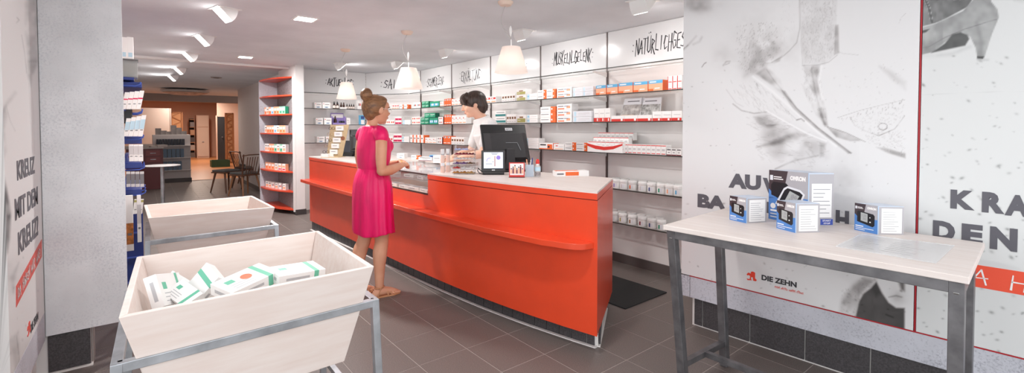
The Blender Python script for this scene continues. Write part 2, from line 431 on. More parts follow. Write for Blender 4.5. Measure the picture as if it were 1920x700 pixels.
for li, z in enumerate(SHZ):
    for si in range(4):
        a, b = cuts[si]-.004, cuts[si+1]+.004
        if li >= 4 and si > 0: continue
        poly = [(b, 3.84), (b, 3.58), (a, 3.58), (a, 3.84)]
        if si == 3: poly = [(-7.24, 3.80), (-7.18, 3.58), (a, 3.58), (a, 3.84)]
        t = shelf(poly[::1], [(b, 3.58), (a, 3.58)], z, 'glass wall shelf, %s level, %s' % (LV[li], segn[si]))
        for rx in RAILX:
            X = -7.27+rx
            if b+.03 < X < a-.03: bracket(t, X, z)
    if li < 4:
        shelf([(-8.235, 2.08), (-7.98, 2.08), (-7.98, 3.10), (-7.205, 3.572), (-7.28, 3.81), (-8.235, 3.24)], [(-7.98, 2.08), (-7.98, 3.10), (-7.205, 3.572)], z, 'glass wall shelf, %s level, bent around the corner behind the woman' % LV[li])

# pilaster at the left end of the shelf wall
pl_ = struct('wall_pilaster', MB().box(-8.95, -7.85, 1.94, 2.07, 0, ZC), WHITE)
DARKB = M('dark_skirting', (70, 66, 66), .4)
struct('baseboard_pilaster', MB().box(-8.95, -7.835, 1.925, 2.085, 0, .085), DARKB, bevel=.003)
struct('baseboard_right', MB().box(-7.3, -1.75, 3.835, 3.85, 0, .09), M('tile_skirting', (96, 88, 86), .5))
wS = struct('wall_side', MB().box(-14.0, -8.95, 2.05, 2.2, 0, ZC), M('side_wall_paint', (214, 204, 200), .6))
struct('baseboard_side', MB().box(-14.0, -8.95, 2.035, 2.05, 0, .09), DARKB)
struct('wall_side_left', MB().box(-16.8, -3.75, -.62, -.5, 0, ZC), WHITE)

# poster wall on the right
FP = Frame((-1.72, 2.965), (1, .05)); FPB = Frame((-1.70, 3.0), (1, .05))
wP = struct('wall_poster', MB().prism([(-1.70, 3.012), (2.6, 3.227), (2.6, 3.6), (-1.70, 3.6)], 0, ZC), M('grout_wall', (226, 221, 217), .8))
s = .02
for k in range(9):
    wd = .06 if k == 0 else .31
    part(wP, 'base_tile', MB().prism([(s, .012), (s+wd-.006, .012), (s+wd-.006, .262), (s, .262)], -.008, .0, FPB.mat()), WTILE, world=True, bevel=.002)
    s += wd
def board(name, F, s0, s1, z0, z1, th, mat, parent, label=None):
    return part(parent, name, MB().prism([(s0, z0), (s1, z0), (s1, z1), (s0, z1)], -th, 0, F.mat()), mat, world=True, bevel=.0015, label=label)
# grey concrete-look strip, its short end piece, and the red lines between the boards
board('concrete_strip', FP, .025, 3.2, .205, .350, .035, CONC2, wP, 'grey concrete-look strip along the foot of the posters')
board('concrete_strip', FP, -.040, .022, .205, .350, .035, CONC2, wP, 'short concrete-look end piece of the poster foot')
board('red_line', FP, .02, 3.2, .350, .357, .030, REDTRIM, wP, 'thin dark red line under the posters')

def grid_poster(F, s0, s1, z0, z1, ds, dz, inkfn, name, parent, th, label):
    ns = max(2, int((s1-s0)/ds)); nz = max(2, int((z1-z0)/dz))
    S, Z = np.meshgrid(np.linspace(s0, s1, ns+1), np.linspace(z0, z1, nz+1))
    o, u, n = np.array(F.o), np.array(F.u), np.array(F.n)
    P = o + S[..., None]*u + Z[..., None]*np.array([0, 0, 1.0])
    d = P - np.array(CAM_P); dep = d @ np.array(CAM_F)
    PX = 960 + FPX*(d @ np.array(CAM_R))/dep; PY = CPY + FPX*(d @ np.array(CAM_D))/dep
    ink = inkfn(PX, PY, S, Z)
    inv = np.array(MW[parent.name].inverted())
    V = P.reshape(-1, 3)
    idx = np.arange((ns+1)*(nz+1)).reshape(nz+1, ns+1)
    q = np.stack([idx[:-1, :-1], idx[:-1, 1:], idx[1:, 1:], idx[1:, :-1]], -1).reshape(-1, 4)
    back = V.reshape(nz+1, ns+1, 3)[[0, 0, -1, -1], [0, -1, -1, 0]] - n*th
    nb = len(V); V = np.vstack([V, back])
    c = [idx[0, 0], idx[0, -1], idx[-1, -1], idx[-1, 0]]
    faces = [tuple(f) for f in q.tolist()]
    bot = idx[0, :].tolist(); rgt = idx[:, -1].tolist(); top = idx[-1, ::-1].tolist(); lft = idx[::-1, 0].tolist()
    faces += [tuple([nb, nb+1] + bot[::-1]), tuple([nb+1, nb+2] + rgt[::-1]), tuple([nb+2, nb+3] + top[::-1]), tuple([nb+3, nb] + lft[::-1]), (nb+3, nb+2, nb+1, nb)]
    me = bpy.data.meshes.new(name); me.from_pydata(V.tolist(), [], faces)
    ca = me.color_attributes.new('ink', 'FLOAT_COLOR', 'POINT')
    colr = np.ones((len(V), 4), np.float32); colr[:nb, :3] = ink.reshape(-1, 3); colr[nb:, :3] = .8
    ca.data.foreach_set('color', colr.ravel())
    me.materials.append(MATS.get('poster_print') or printmat('poster_print'))
    ob = bpy.data.objects.new(name, me); COL.objects.link(ob); ob.parent = parent; MW[ob.name] = MW[parent.name]
    return put(ob, label)

# --- ink painting: soft strokes and soft-edged patches, in the plane of the print
def seg_dist(PX, PY, pl):
    D = np.full(PX.shape, 1e9)
    for (ax, ay), (bx, by) in zip(pl[:-1], pl[1:]):
        dx, dy = bx-ax, by-ay; L = dx*dx+dy*dy+1e-9
        t = np.clip(((PX-ax)*dx+(PY-ay)*dy)/L, 0, 1)
        D = np.minimum(D, np.hypot(PX-ax-t*dx, PY-ay-t*dy))
    return D
def inside(PX, PY, pg):
    r = np.zeros(PX.shape, bool); n = len(pg)
    for i in range(n):
        (x1, y1), (x2, y2) = pg[i], pg[(i+1) % n]
        c = ((y1 > PY) != (y2 > PY)) & (PX < (x2-x1)*(PY-y1)/((y2-y1) or 1e-9)+x1)
        r ^= c
    return r
class Ink:
    def __init__(s, PX, PY, base, seed=1):
        s.X, s.Y = PX, PY; s.base = base; s.v = np.full(PX.shape, base); s.rn = np.random.RandomState(seed)
        n = np.zeros(PX.shape)
        for a in (9, 17, 31, 60):
            k = s.rn.rand(14, 14); gx = (PX/a) % 13; gy = (PY/a) % 13
            ix, iy = gx.astype(int), gy.astype(int); fx, fy = gx-ix, gy-iy; fx = fx*fx*(3-2*fx); fy = fy*fy*(3-2*fy)
            n += (k[iy, ix]*(1-fx)*(1-fy)+k[iy, ix+1]*fx*(1-fy)+k[iy+1, ix]*(1-fx)*fy+k[iy+1, ix+1]*fx*fy-.5)
        s.n = n/2
    def stroke(s, pl, w, dark, soft=1.0, tex=.5):
        a = np.clip((w*(1+soft)-seg_dist(s.X, s.Y, pl))/(w*2*soft+.4), 0, 1); a = a*a*(3-2*a)
        s.v *= 1-dark*a*np.clip(1+tex*s.n*2, 0, 2); return s
    def light(s, pl, w, amt, soft=1.0, to=.86):
        a = np.clip((w*(1+soft)-seg_dist(s.X, s.Y, pl))/(w*2*soft+.4), 0, 1); a = a*a*(3-2*a)*amt
        s.v = s.v*(1-a)+to*a; return s
    def patch(s, pg, dark, soft=6.0, tex=.5, absol=None):
        d = seg_dist(s.X, s.Y, pg+pg[:1]); ins = inside(s.X, s.Y, pg)
        a = np.clip(.5+np.where(ins, d, -d)/soft, 0, 1); a = a*a*(3-2*a)
        k = np.clip(1+tex*s.n*2, 0.1, 2)
        if absol is not None: s.v = s.v*(1-a)+absol*a*np.clip(1+tex*s.n, .3, 1.7)
        else: s.v *= 1-np.clip(dark*a*k, 0, .95)
        return s
    def blob(s, x, y, r, dark, tex=.8, ry=None):
        a = np.exp(-(((s.X-x)/r)**2+((s.Y-y)/(ry or r))**2)); s.v *= 1-np.clip(dark*a*np.clip(1+tex*s.n*2, 0, 2), 0, .9); return s
    def specks(s, n, box, size, dark):
        for _ in range(n):
            x = s.rn.uniform(box[0], box[1]); y = s.rn.uniform(box[2], box[3]); r = s.rn.uniform(*size); ang = s.rn.uniform(-.3, .8)
            mk = (abs(s.X-x) < 4*r) & (abs(s.Y-y) < 4*r)
            if not mk.any(): continue
            dx = (s.X[mk]-x)*math.cos(ang)+(s.Y[mk]-y)*math.sin(ang); dy = -(s.X[mk]-x)*math.sin(ang)+(s.Y[mk]-y)*math.cos(ang)
            s.v[mk] *= 1-dark*s.rn.uniform(.4, 1)*np.exp(-((dx/r)**2+(dy/(r*.55))**2))
        return s
    def rgb(s, tint=(1, .985, .985), k=1.0):
        v = np.clip(s.base*(1-k)+s.v*k, .02, .93); return np.stack([v*tint[0], v*tint[1], v*tint[2]], -1)
def T(pts, ox, oy, k): return [(ox+x/k, oy+y/k) for x, y in pts]
def ink_hand(PX, PY, S, Z):
    I = Ink(PX, PY, .74, 3); t = lambda *p: T(p, 1280, 53, 2.992); rn = I.rn
    def hatch(pg, n, ln, ang, dark, w=.35, jit=.5):
        xs = [p[0] for p in pg]; ys = [p[1] for p in pg]
        for _ in range(n):
            x, y = rn.uniform(min(xs), max(xs)), rn.uniform(min(ys), max(ys)); a = ang+rn.uniform(-jit, jit); l = ln*rn.uniform(.4, 1)
            if not inside(np.array([x]), np.array([y]), pg)[0]: continue
            x1, y1 = x+l*math.cos(a), y+l*math.sin(a); mk = (abs(I.X-x) < l+3) & (abs(I.Y-y) < l+3)
            if mk.any():
                d = seg_dist(I.X[mk], I.Y[mk], [(x, y), (x1, y1)]); I.v[mk] *= 1-dark*rn.uniform(.4, 1)*np.clip(1.3-d/(w+.35), 0, 1)
    # top left corner, thigh and knee
    I.blob(1306, 8, 34, .36, ry=14); I.blob(1436, 90, 34, .20, ry=30); I.blob(1425, 70, 46, .10, ry=52); I.blob(1490, 85, 16, .06, ry=40)
    I.stroke(t((655, -160), (657, 0), (640, 80), (600, 125), (560, 160), (498, 192)), .9, .34, 1.4, .2); I.patch(t((500, 190), (560, 150), (545, 185), (515, 196)), .30, 4)
    I.patch(t((345, 270), (420, 258), (480, 205), (540, 120), (500, 60), (400, 100), (380, 200)), .20, 16, .9)
    hatch(t((300, -20), (520, -40), (550, 110), (470, 215), (360, 270), (300, 160)), 420, 3.2, 1.9, .26)
    hatch(t((560, -160), (655, -160), (640, 70), (540, 160)), 60, 3, 1.7, .10)
    I.stroke(t((0, 125), (40, 85), (75, 45)), 2.0, .22); I.stroke(t((60, 90), (95, 75), (108, 50)), 2.2, .20); I.stroke(t((0, 120), (30, 95)), .9, .4)
    I.stroke(t((108, 218), (120, 200), (132, 192)), .9, .45); I.stroke(t((228, 208), (245, 188), (265, 186)), 1.6, .32); I.stroke(t((240, 205), (262, 196)), .8, .45); I.blob(1355, 108, 22, .09); I.blob(1405, 128, 20, .14)
    # jeans cuff
    I.patch(t((660, -170), (868, -170), (856, 150), (800, 205), (672, 212)), .10, 3, .9); I.stroke(t((660, -170), (664, 60), (672, 212)), .7, .2, 1, .2)
    hatch(t((665, -160), (862, -160), (850, 150), (675, 208)), 520, 5, 1.5, .16, .3, .9)
    I.patch(t((855, -20), (874, -20), (878, 140), (850, 150)), .36, 4); I.stroke(t((674, 210), (760, 206), (820, 190), (868, 150)), .8, .34, 1, .2); I.stroke(t((870, 130), (900, 142), (985, 150)), .7, .2)
    # the long fold running down to the right
    I.patch(t((412, 256), (470, 214), (545, 285), (562, 345), (610, 415), (560, 372), (500, 320)), .36, 6, .9); I.stroke(t((470, 230), (510, 290), (560, 350)), 1.0, .35)
    I.patch(t((548, 345), (575, 352), (640, 445), (760, 555), (950, 700), (930, 705), (740, 560), (620, 455)), .36, 3, .4); I.stroke(t((560, 352), (640, 450), (760, 560), (945, 703)), .8, .5, 1.1, .2)
    I.light(t((395, 272), (500, 352), (640, 475), (760, 585), (860, 660)), 2.2, .55)
    I.stroke(t((640, 515), (665, 508), (682, 522)), 1.2, .5); I.stroke(t((500, 370), (560, 440), (640, 515)), .7, .22)
    hatch(t((260, 290), (400, 280), (560, 420), (640, 520), (470, 470), (330, 440)), 170, 11, .95, .17, .4, .35)
    I.stroke(t((282, 425), (330, 462), (400, 478), (470, 470)), 1.2, .34); I.stroke(t((245, 345), (300, 420), (340, 440)), .8, .16)
    # dark wedge of folds
    I.patch(t((470, 490), (560, 528), (690, 602), (806, 645), (800, 720), (700, 760), (520, 720), (460, 620)), .20, 34, .9); I.blob(1432, 225, 16, .14); I.blob(1450, 262, 22, .12)
    I.patch(t((415, 668), (520, 625), (640, 585), (700, 596), (640, 622), (520, 655)), .36, 9, .9); I.patch(t((400, 500), (470, 490), (540, 545), (480, 560), (430, 540)), .22, 9, .9); I.patch(t((770, 640), (806, 648), (795, 720), (770, 725)), .28, 6)
    hatch(t((340, 480), (470, 474), (800, 645), (780, 790), (420, 740)), 200, 12, .3, .16, .5, .6); I.stroke(t((520, 790), (620, 745), (760, 715)), 1.6, .26)
    I.light(t((470, 462), (560, 516), (700, 592), (806, 634)), 1.4, .8)
    # the leg below the cuff
    I.patch(t((680, 214), (772, 208), (756, 290), (772, 370), (802, 450), (816, 555), (790, 540), (752, 450), (738, 380), (692, 290)), .36, 6, .9)
    I.stroke(t((722, 230), (746, 370), (772, 460), (800, 548)), 1.6, .36, 1.4); I.patch(t((666, 312), (700, 332), (745, 425), (792, 530), (750, 490), (700, 400)), .14, 5, .9)
    hatch(t((670, 220), (772, 210), (800, 450), (815, 550), (690, 380)), 150, 6, 1.3, .22, .4, .4); I.light(t((780, 214), (765, 300), (785, 400)), 2.0, .5)
    # lens-shaped shadow, pocket flap and button
    I.patch(t((812, 558), (880, 570), (1004, 632), (940, 634), (862, 612)), .52, 4, .6); I.stroke(t((808, 552), (920, 588), (1025, 638)), .7, .6, 1, .1)
    I.stroke(t((866, 503), (1000, 460), (1130, 428), (1245, 402)), .6, .34, 1, .2); I.stroke(t((940, 500), (965, 545), (1020, 575), (1100, 604), (1190, 565), (1245, 492)), .8, .32, 1.2, 1.2)
    hatch(t((866, 505), (1240, 408), (1240, 440), (900, 525)), 150, 5, -1.2, .34, .3, .3); hatch(t((940, 500), (1240, 430), (1240, 500), (1100, 600), (1000, 570)), 260, 4, 1.2, .18, .3, 1.5)
    c = [(1123+25*math.cos(a*.4), 552+19*math.sin(a*.4)) for a in range(17)]; I.stroke(t(*c), .7, .6, 1, .1); I.stroke(t((1105, 566), (1125, 573), (1145, 562)), .9, .4)
    hatch(t((1000, 600), (1245, 560), (1245, 720), (1060, 660)), 240, 5, .6, .18, .3, 1.2)
    I.patch(t((1085, 668), (1140, 672), (1250, 705), (1250, 730), (1150, 700)), .45, 5); I.patch(t((1105, 215), (1160, 235), (1250, 300), (1250, 345), (1190, 300)), .20, 12)
    I.stroke(t((1215, -30), (1225, -60), (1250, -82)), .5, .25)
    hatch(t((780, 220), (1240, 150), (1240, 400), (860, 500)), 70, 3, .8, .16, .5, 1.5)
    # dark heel in the lower right corner
    h = lambda *p: T(p, 1490, 430, 3.683)
    I.patch(h((300, 600), (330, 480), (400, 380), (480, 330), (560, 350), (470, 440), (430, 600)), .30, 14, .8)
    I.patch(h((565, 362), (600, 435), (650, 508), (700, 543), (760, 545), (760, 720), (420, 610), (445, 500), (475, 445), (530, 405)), 0, 5, .35, absol=.075)
    I.patch(h((520, 400), (560, 370), (600, 440), (560, 470)), .3, 10); I.stroke(h((630, 590), (680, 610)), 1.6, .55)
    I.patch(h((690, 300), (760, 300), (760, 430), (735, 420), (715, 360)), 0, 8, .4, absol=.14); I.stroke(h((650, 470), (700, 460), (740, 470)), 1.5, .35); I.blob(1683, 560, 16, .18); hatch(h((320, 420), (560, 340), (470, 450), (430, 600), (320, 590)), 130, 5, 1.2, .25, .5, .8)
    I.specks(120, (1282, 1700, 380, 600), (1.0, 3.2), .55); I.specks(60, (1282, 1700, 130, 380), (.6, 1.8), .45); I.blob(1590, 350, 30, .10, ry=60)
    v = np.clip(I.v, .02, .9); dk = (1-np.clip(v/.74, 0, 1))
    return np.stack([v, v*(.985-.07*dk), v*(.985-.09*dk)], -1)
def ink_shoe(PX, PY, S, Z):
    I = Ink(PX, PY, .68, 5); t = lambda *p: T(p, 1600, 0, 2.334)
    I.patch(t((700, -60), (900, -60), (900, 20), (760, 18), (700, 5)), .12, 6)
    I.patch(t((230, -60), (540, -60), (520, 0), (500, 30), (440, 62), (380, 95), (352, 104), (235, 132)), 0, 3, .9, absol=.20)
    I.light(t((262, 30), (300, 60)), 9, .45, 2, .40); I.light(t((400, 30), (420, 45)), 8, .3, 2, .35)
    I.stroke(t((305, -30), (330, 30), (345, 98)), 2.2, .5, .6); I.light(t((312, -20), (336, 35), (348, 96)), .5, .8, 1, .6); I.light(t((300, -20), (326, 38), (338, 98)), .4, .6, 1, .55)
    I.light(t((240, 126), (300, 118), (355, 103), (400, 84)), .7, .7, 1, .62)
    I.patch(t((234, 138), (300, 121), (362, 103), (480, 48), (560, -40), (600, -40), (604, 8), (632, 42), (636, 78), (606, 150), (590, 200), (573, 252), (542, 252), (536, 212), (512, 162), (478, 140), (440, 150), (395, 190), (350, 228), (300, 239), (262, 228), (238, 200)), 0, 3, .55, absol=.36)
    I.stroke(t((260, 215), (330, 205), (400, 165), (480, 130), (600, 92), (630, 84)), .8, .4, 1.2)
    I.patch(t((340, 232), (400, 190), (432, 150), (470, 140), (500, 152), (508, 170), (490, 200), (420, 215)), 0, 4, .5, absol=.10)
    I.patch(t((278, 152), (290, 136), (335, 126), (318, 142)), 0, 3, .2, absol=.09)
    I.patch(t((540, 246), (572, 246), (570, 258), (543, 258)), 0, 2, .2, absol=.08)
    I.stroke(t((540, 100), (560, 180), (560, 240)), 3.5, .22, 1.5); I.light(t((575, 30), (600, 70), (590, 110)), 5, .35, 1.5, .5)
    I.stroke(t((240, 238), (330, 246), (430, 236), (510, 205)), 3, .14, 1.6); I.stroke(t((545, 262), (590, 262)), 2.2, .2)
    I.specks(60, (1700, 1960, 105, 320), (1.2, 3.8), .5); I.specks(110, (1700, 1960, 300, 690), (1.4, 5.2), .6)
    I.stroke(t((238, 420), (500, 405), (747, 400)), .5, .12)
    return I.rgb((.995, 1.0, .99))
P1 = grid_poster(FP, -.04, 1.205, .358, ZC-.002, .0040, .0044, ink_hand, 'poster', wP, .03, 'large pale photo poster of bare skin and denim folds, lettered AU')
sR, _ = FP.hit(1698, 300)
board('red_line', FP, 1.207, 1.214, .358, ZC-.002, .028, REDTRIM, wP, 'thin upright red line between the two posters')
P2 = grid_poster(FP, 1.216, 2.0, .358, ZC-.002, .0042, .0042, ink_shoe, 'poster', wP, .03, 'large pale photo poster of a high-heeled shoe')
def rect_of(F, x0, x1, y0, y1):
    a = F.hit(x0, (y0+y1)/2)[0]; b = F.hit(x1, (y0+y1)/2)[0]; xm = (x0+x1)/2
    return a, b, F.hit(xm, y1)[1], F.hit(xm, y0)[1]
def letters(parent, F, word, x0, x1, y0, y1, mat=INK, bold=.06, off=.0012):
    a, b, z0, z1 = rect_of(F, x0, x1, y0, y1)
    return part(parent, 'lettering', text_fit(MB(), F.mat(0, 0, off), word, a, b, z0, z1, bold, .001), mat, world=True)
letters(P1, FP, 'AU', 1366, 1427, 327, 355); letters(P1, FP, 'W', 1430, 1474, 335, 364)
letters(P1, FP, 'BA', 1308, 1362, 366, 392); letters(P1, FP, 'UCHWE', 1368, 1560, 381, 413); letters(P1, FP, 'H', 1567, 1592, 395, 428)
letters(P2, FP, 'K', 1782, 1828, 357, 393); letters(P2, FP, 'R', 1841, 1884, 361, 400); letters(P2, FP, 'A', 1884, 1932, 366, 406)
letters(P2, FP, 'D', 1749, 1791, 415, 452); letters(P2, FP, 'E', 1803, 1843, 421, 459); letters(P2, FP, 'N', 1856, 1908, 427, 470)
LOGO = M('logo_red', (226, 66, 44), .5)
BAN = M('banner_red', (238, 84, 56), .45)
# pharmacy-style red letter mark: blocky gothic A with a cut-out bowl
A_OUT = [(0, .08), (.30, .08), (.36, .42), (.20, .52), (.10, .42), (.0, .55), (.18, .78), (.42, .72), (.42, .92), (.62, 1.0), (.84, .92), (.84, .30), (1, .16), (.94, 0), (.66, .0), (.62, .34), (.46, .36), (.44, .12), (.54, 0), (.10, -.08)]
def logo(parent, F, x0, x1, y0, y1):
    a, b, z0, z1 = rect_of(F, x0, x1, y0, y1)
    pg = [(a+(b-a)*x, z0+(z1-z0)*y) for x, y in A_OUT]
    mb = MB().prism(pg[::-1], .0, .0014, F.mat())
    return part(parent, 'emblem', mb, LOGO, world=True)
logo(P1, FP, 1400, 1419, 509, 526)
letters(P1, FP, 'DIE ZEHN', 1428, 1494, 522.5, 532.5, INKBK, .04)
a, b, z0, z1 = rect_of(FP, 1452, 1506, 541, 546.5)
scr = MB()
for k in range(26):
    if k % 7 == 5: continue
    u0, u1 = a+(b-a)*k/26, a+(b-a)*(k+1)/26; A_ = FP.at(u0, z0+(z1-z0)*random.uniform(0, .5), .001); B_ = FP.at(u1, z0+(z1-z0)*random.uniform(.5, 1), .001)
    scr.bar(A_, B_, .0004, .0017, FP.n.cross(FP.u)); scr.bar(B_, FP.at(u1, z0, .001), .0004, .0017, FP.u)
part(P1, 'script_line', scr, LOGO, world=True)
a, b, z0, z1 = rect_of(FP, 1790, 1990, 506, 549); b = FP.hit(1803, 527)[0]+.48
bn = part(P2, 'banner', MB().prism([(a, z0), (b, z0), (b, z1), (a, z1)], 0, .0012, FP.mat()), BAN, world=True)
a2, b2, z2, z3 = rect_of(FP, 1803, 1990, 512, 543)
part(bn, 'lettering', stroke_text(MB(), FP.mat(0, 0, .0015), 'DA HABEN', a2-.03, a2+.46, z0+.018, z1-.02, .007, .0006, 5), CARD, world=True)

# left poster board and grey pillar board
FL = Frame((-2.72, -.42), (-1, 0)); FPIL = Frame((-3.60, -.418), (0, 1))
wL = struct('wall_left', MB().box(-3.60, -2.6, -.62, -.458, 0, ZC), WHITE)
def ink_left(PX, PY, S, Z):
    I = Ink(PX, PY, .74, 9); t = lambda *p: T(p, 0, 0, 2.12); l = lambda *p: T(p, 0, 350, 2.0)
    I.patch(t((100, -20), (140, -20), (152, 100), (150, 250), (132, 300), (122, 345), (110, 300), (108, 200), (98, 120)), .34, 8, .9)
    I.stroke(t((68, 70), (76, 80), (66, 90)), 1.2, .4); I.stroke(t((86, 140), (98, 210), (106, 290)), 1.0, .3); I.stroke(t((114, 330), (120, 450), (128, 610)), .5, .3); I.stroke(t((124, 330), (134, 450), (138, 610)), .5, .2)
    I.patch(t((-20, 470), (20, 425), (30, 450), (15, 520), (25, 600), (-20, 700)), .34, 10, .8); I.stroke(t((60, 370), (30, 410), (-10, 470)), 3, .2, 1.5); I.stroke(t((25, 420), (40, 480), (60, 520)), 1, .2)
    I.patch(l((10, -60), (24, 0), (42, 100), (36, 200), (28, 250), (18, 200), (22, 120), (8, 40)), .66, 7, .4)
    I.patch(l((40, 340), (70, 285), (60, 330), (50, 400)), .34, 8); I.patch(l((30, 580), (70, 540), (75, 690), (60, 720), (50, 640)), .2, 8); I.stroke(l((62, 560), (72, 640), (70, 700)), .8, .4)
    I.blob(20, 520, 26, .22); I.specks(26, (0, 90, 460, 680), (.8, 2.2), .5)
    return I.rgb((1, .985, .97))
sg0, zg0 = FL.hit(37, 700); sg1, zg1 = FL.hit(89, 585)
P3 = grid_poster(FL, 0.0, .875, .36, ZC-.002, .011, .007, ink_left, 'poster', wL, .035, 'tall pale photo poster reading KREUZ MIT DEM KREUZ')
board('concrete_strip', FL, 0, .875, .205, .358, .035, CONC2, wL, 'grey concrete-look strip under the left poster')
def letters_l(word, xa, ya0, ya1, xb, yb0, yb1, mat=INK, bold=.03):
    """lettering between two upright pixel edges of the board"""
    sa, za1 = FL.hit(xa, ya0); _, za0 = FL.hit(xa, ya1); sb, zb1 = FL.hit(xb, yb0); _, zb0 = FL.hit(xb, yb1)
    part(P3, 'lettering', text_fit(MB(), FL.mat(0, 0, .0012), word, sa, sb, (za0+zb0)/2, (za1+zb1)/2, bold, .001), mat, world=True)
letters_l('KREUZ', 31, 302, 341, 64, 293, 325)
letters_l('MIT DEM', 27, 371, 413, 70, 352, 385)
letters_l('KREUZ?', 33, 432, 480, 71, 407, 442)
# slanted red banner
c4 = [FL.hit(30, 537), FL.hit(30, 577), FL.hit(78, 482), FL.hit(78, 449)]
mb = MB().prism([c4[1], c4[2], c4[3], c4[0]], 0, .0012, FL.mat()); bn = part(P3, 'banner', mb, M('banner_dark_red', (214, 72, 56), .45), world=True)
dv = Vector((c4[2][0]-c4[1][0], c4[2][1]-c4[1][1], 0)); hh = c4[0][1]-c4[1][1]
SH = FL.mat(0, 0, .0016) @ Matrix(((1, 0, 0, c4[1][0]), (dv.y/dv.x, 1, 0, c4[1][1]), (0, 0, 1, 0), (0, 0, 0, 1)))
part(bn, 'lettering', stroke_text(MB(), SH, 'DA HABEN WIR WAS!', .03, dv.x-.03, hh*.28, hh*.72, .008, .0006, 6), CARD, world=True)
sa, za = FL.hit(51, 632); sb, zb = FL.hit(57, 610)
part(P3, 'emblem', MB().prism([(sa+(.09)*x, za+.055*y) for x, y in A_OUT][::-1], 0, .0014, FL.mat()), LOGO, world=True)
sa2, za2 = FL.hit(57, 616); sb2, zb2 = FL.hit(71, 594)
part(P3, 'lettering', text_fit(MB(), FL.mat(0, 0, .0012), 'DIE ZEHN', sa2, sb2, (za2+zb2)/2-.02, (za2+zb2)/2+.02, .01, .001), INKBK, world=True)
# pillar
wPl = struct('wall_pillar', MB().box(-3.74, -3.622, -.62, -.235, 0, ZC), M('pillar_paint', (226, 222, 220), .6))
board('concrete_board', FPIL, 0.0, .352, .222, ZC-.002, .018, CONC, wPl, 'tall light grey concrete-look board on the pillar')
part(wPl, 'base_tile', MB().prism([(0.005, .010), (.182, .010), (.182, .215), (.005, .215)], -.024, -.014, FPIL.mat()), WTILE, world=True, bevel=.002)
part(wPl, 'base_tile', MB().box(-3.735, -3.64, -.234, -.224, .01, .215), M('side_tile', (150, 142, 138), .5), world=True, bevel=.002)
struct('baseboard_left', MB().box(-3.74, -3.60, -.62, -.226, 0, .008), WGROUT)

# ---------------------------------------------------------------- back rooms
SALM = M('salmon_wall', (222, 184, 164), .7); SALM2 = M('cream_wall', (232, 208, 194), .7)
struct('wall_far', MB().box(-27.2, -27.0, -3, 6.5, 0, 2.85), SALM)
struct('wall_far_left', MB().box(-27.0, -16.8, -3.1, -3, 0, 2.85), SALM); struct('wall_far_right', MB().box(-27.0, -14.0, 6.4, 6.5, 0, 2.85), SALM)
struct('wall_far_front', MB().box(-14.15, -14.0, 2.2, 6.4, 0, 2.85), WHITE)
struct('wall_recess', MB().box(-24.0, -23.9, 2.70, 4.6, 0, 2.85), SALM2)
struct('wall_front_left', MB().box(-16.9, -16.8, -3.1, -.55, 0, 2.85), SALM)
# ================================================================== COUNTER
FR = [(-6.62, 1.805), (-5.6, 1.84), (-4.7, 1.875), (-4.0, 1.89), (-3.2, 1.925), (-2.6, 1.985), (-2.2, 2.05), (-1.82, 2.135)]
BK = [(-6.62, 2.80), (-5.6, 2.80), (-4.9, 2.68), (-4.0, 2.64), (-2.95, 2.716), (-2.257, 2.823)]
def interp(T_, x):
    for (a, fa), (b, fb) in zip(T_[:-1], T_[1:]):
        if x <= b + 1e-9: return fa+(fb-fa)*(x-a)/(b-a)
    return T_[-1][1]
def smooth_interp(T_, x):
    return sum(interp(T_, min(max(x+d, T_[0][0]), T_[-1][0])) for d in (-.3, -.15, 0, .15, .3))/5 if T_[0][0]+.3 < x < T_[-1][0]-.3 else interp(T_, x)
def fy(x): return smooth_interp(FR, x)
def by(x): return smooth_interp(BK, x)
def counter_poly(xa, xb, df=0.0, db=0.0, end=False):
    n = max(2, int((xb-xa)/.08)); fr = [(xa+(xb-xa)*i/n, fy(xa+(xb-xa)*i/n)+df) for i in range(n+1)]
    xe = min(xb, -2.257); bk = [(xe-(xe-xa)*i/n, by(xe-(xe-xa)*i/n)+db) for i in range(n+1)]
    return fr + bk
XL, XR, XD0, XD1 = -6.62, -1.82, -4.83, -3.50
ct = thing('pharmacy_counter', 'long curved orange-red sales counter with pale top and projecting ledge', 'counter', (-4.25, 2.2, 0))
part(ct, 'lower_body', MB().prism(counter_poly(XL, XR), .12, .81), RED, world=True, smooth=30)
part(ct, 'upper_body', MB().prism(counter_poly(XL, XD0), .81, .945), RED, world=True, smooth=30)
part(ct, 'upper_body', MB().prism(counter_poly(XD1, XR), .81, .945), RED, world=True, smooth=30)
GROOVE = M('groove', (96, 24, 18), .6)
for xa, xb in ((XL, XD0), (XD1, XR)):
    part(ct, 'shadow_gap', MB().prism(counter_poly(xa+.004, xb-.006, .004, -.004), .945, .950), GROOVE, world=True)
    part(ct, 'edge_band', MB().prism(counter_poly(xa, xb, -.004), .950, .988), RED, world=True, smooth=30)
    part(ct, 'worktop', MB().prism(counter_poly(xa, xb, -.003), .988, 1.0), TOPPLY, world=True, smooth=30, label='pale whitewashed plywood worktop')
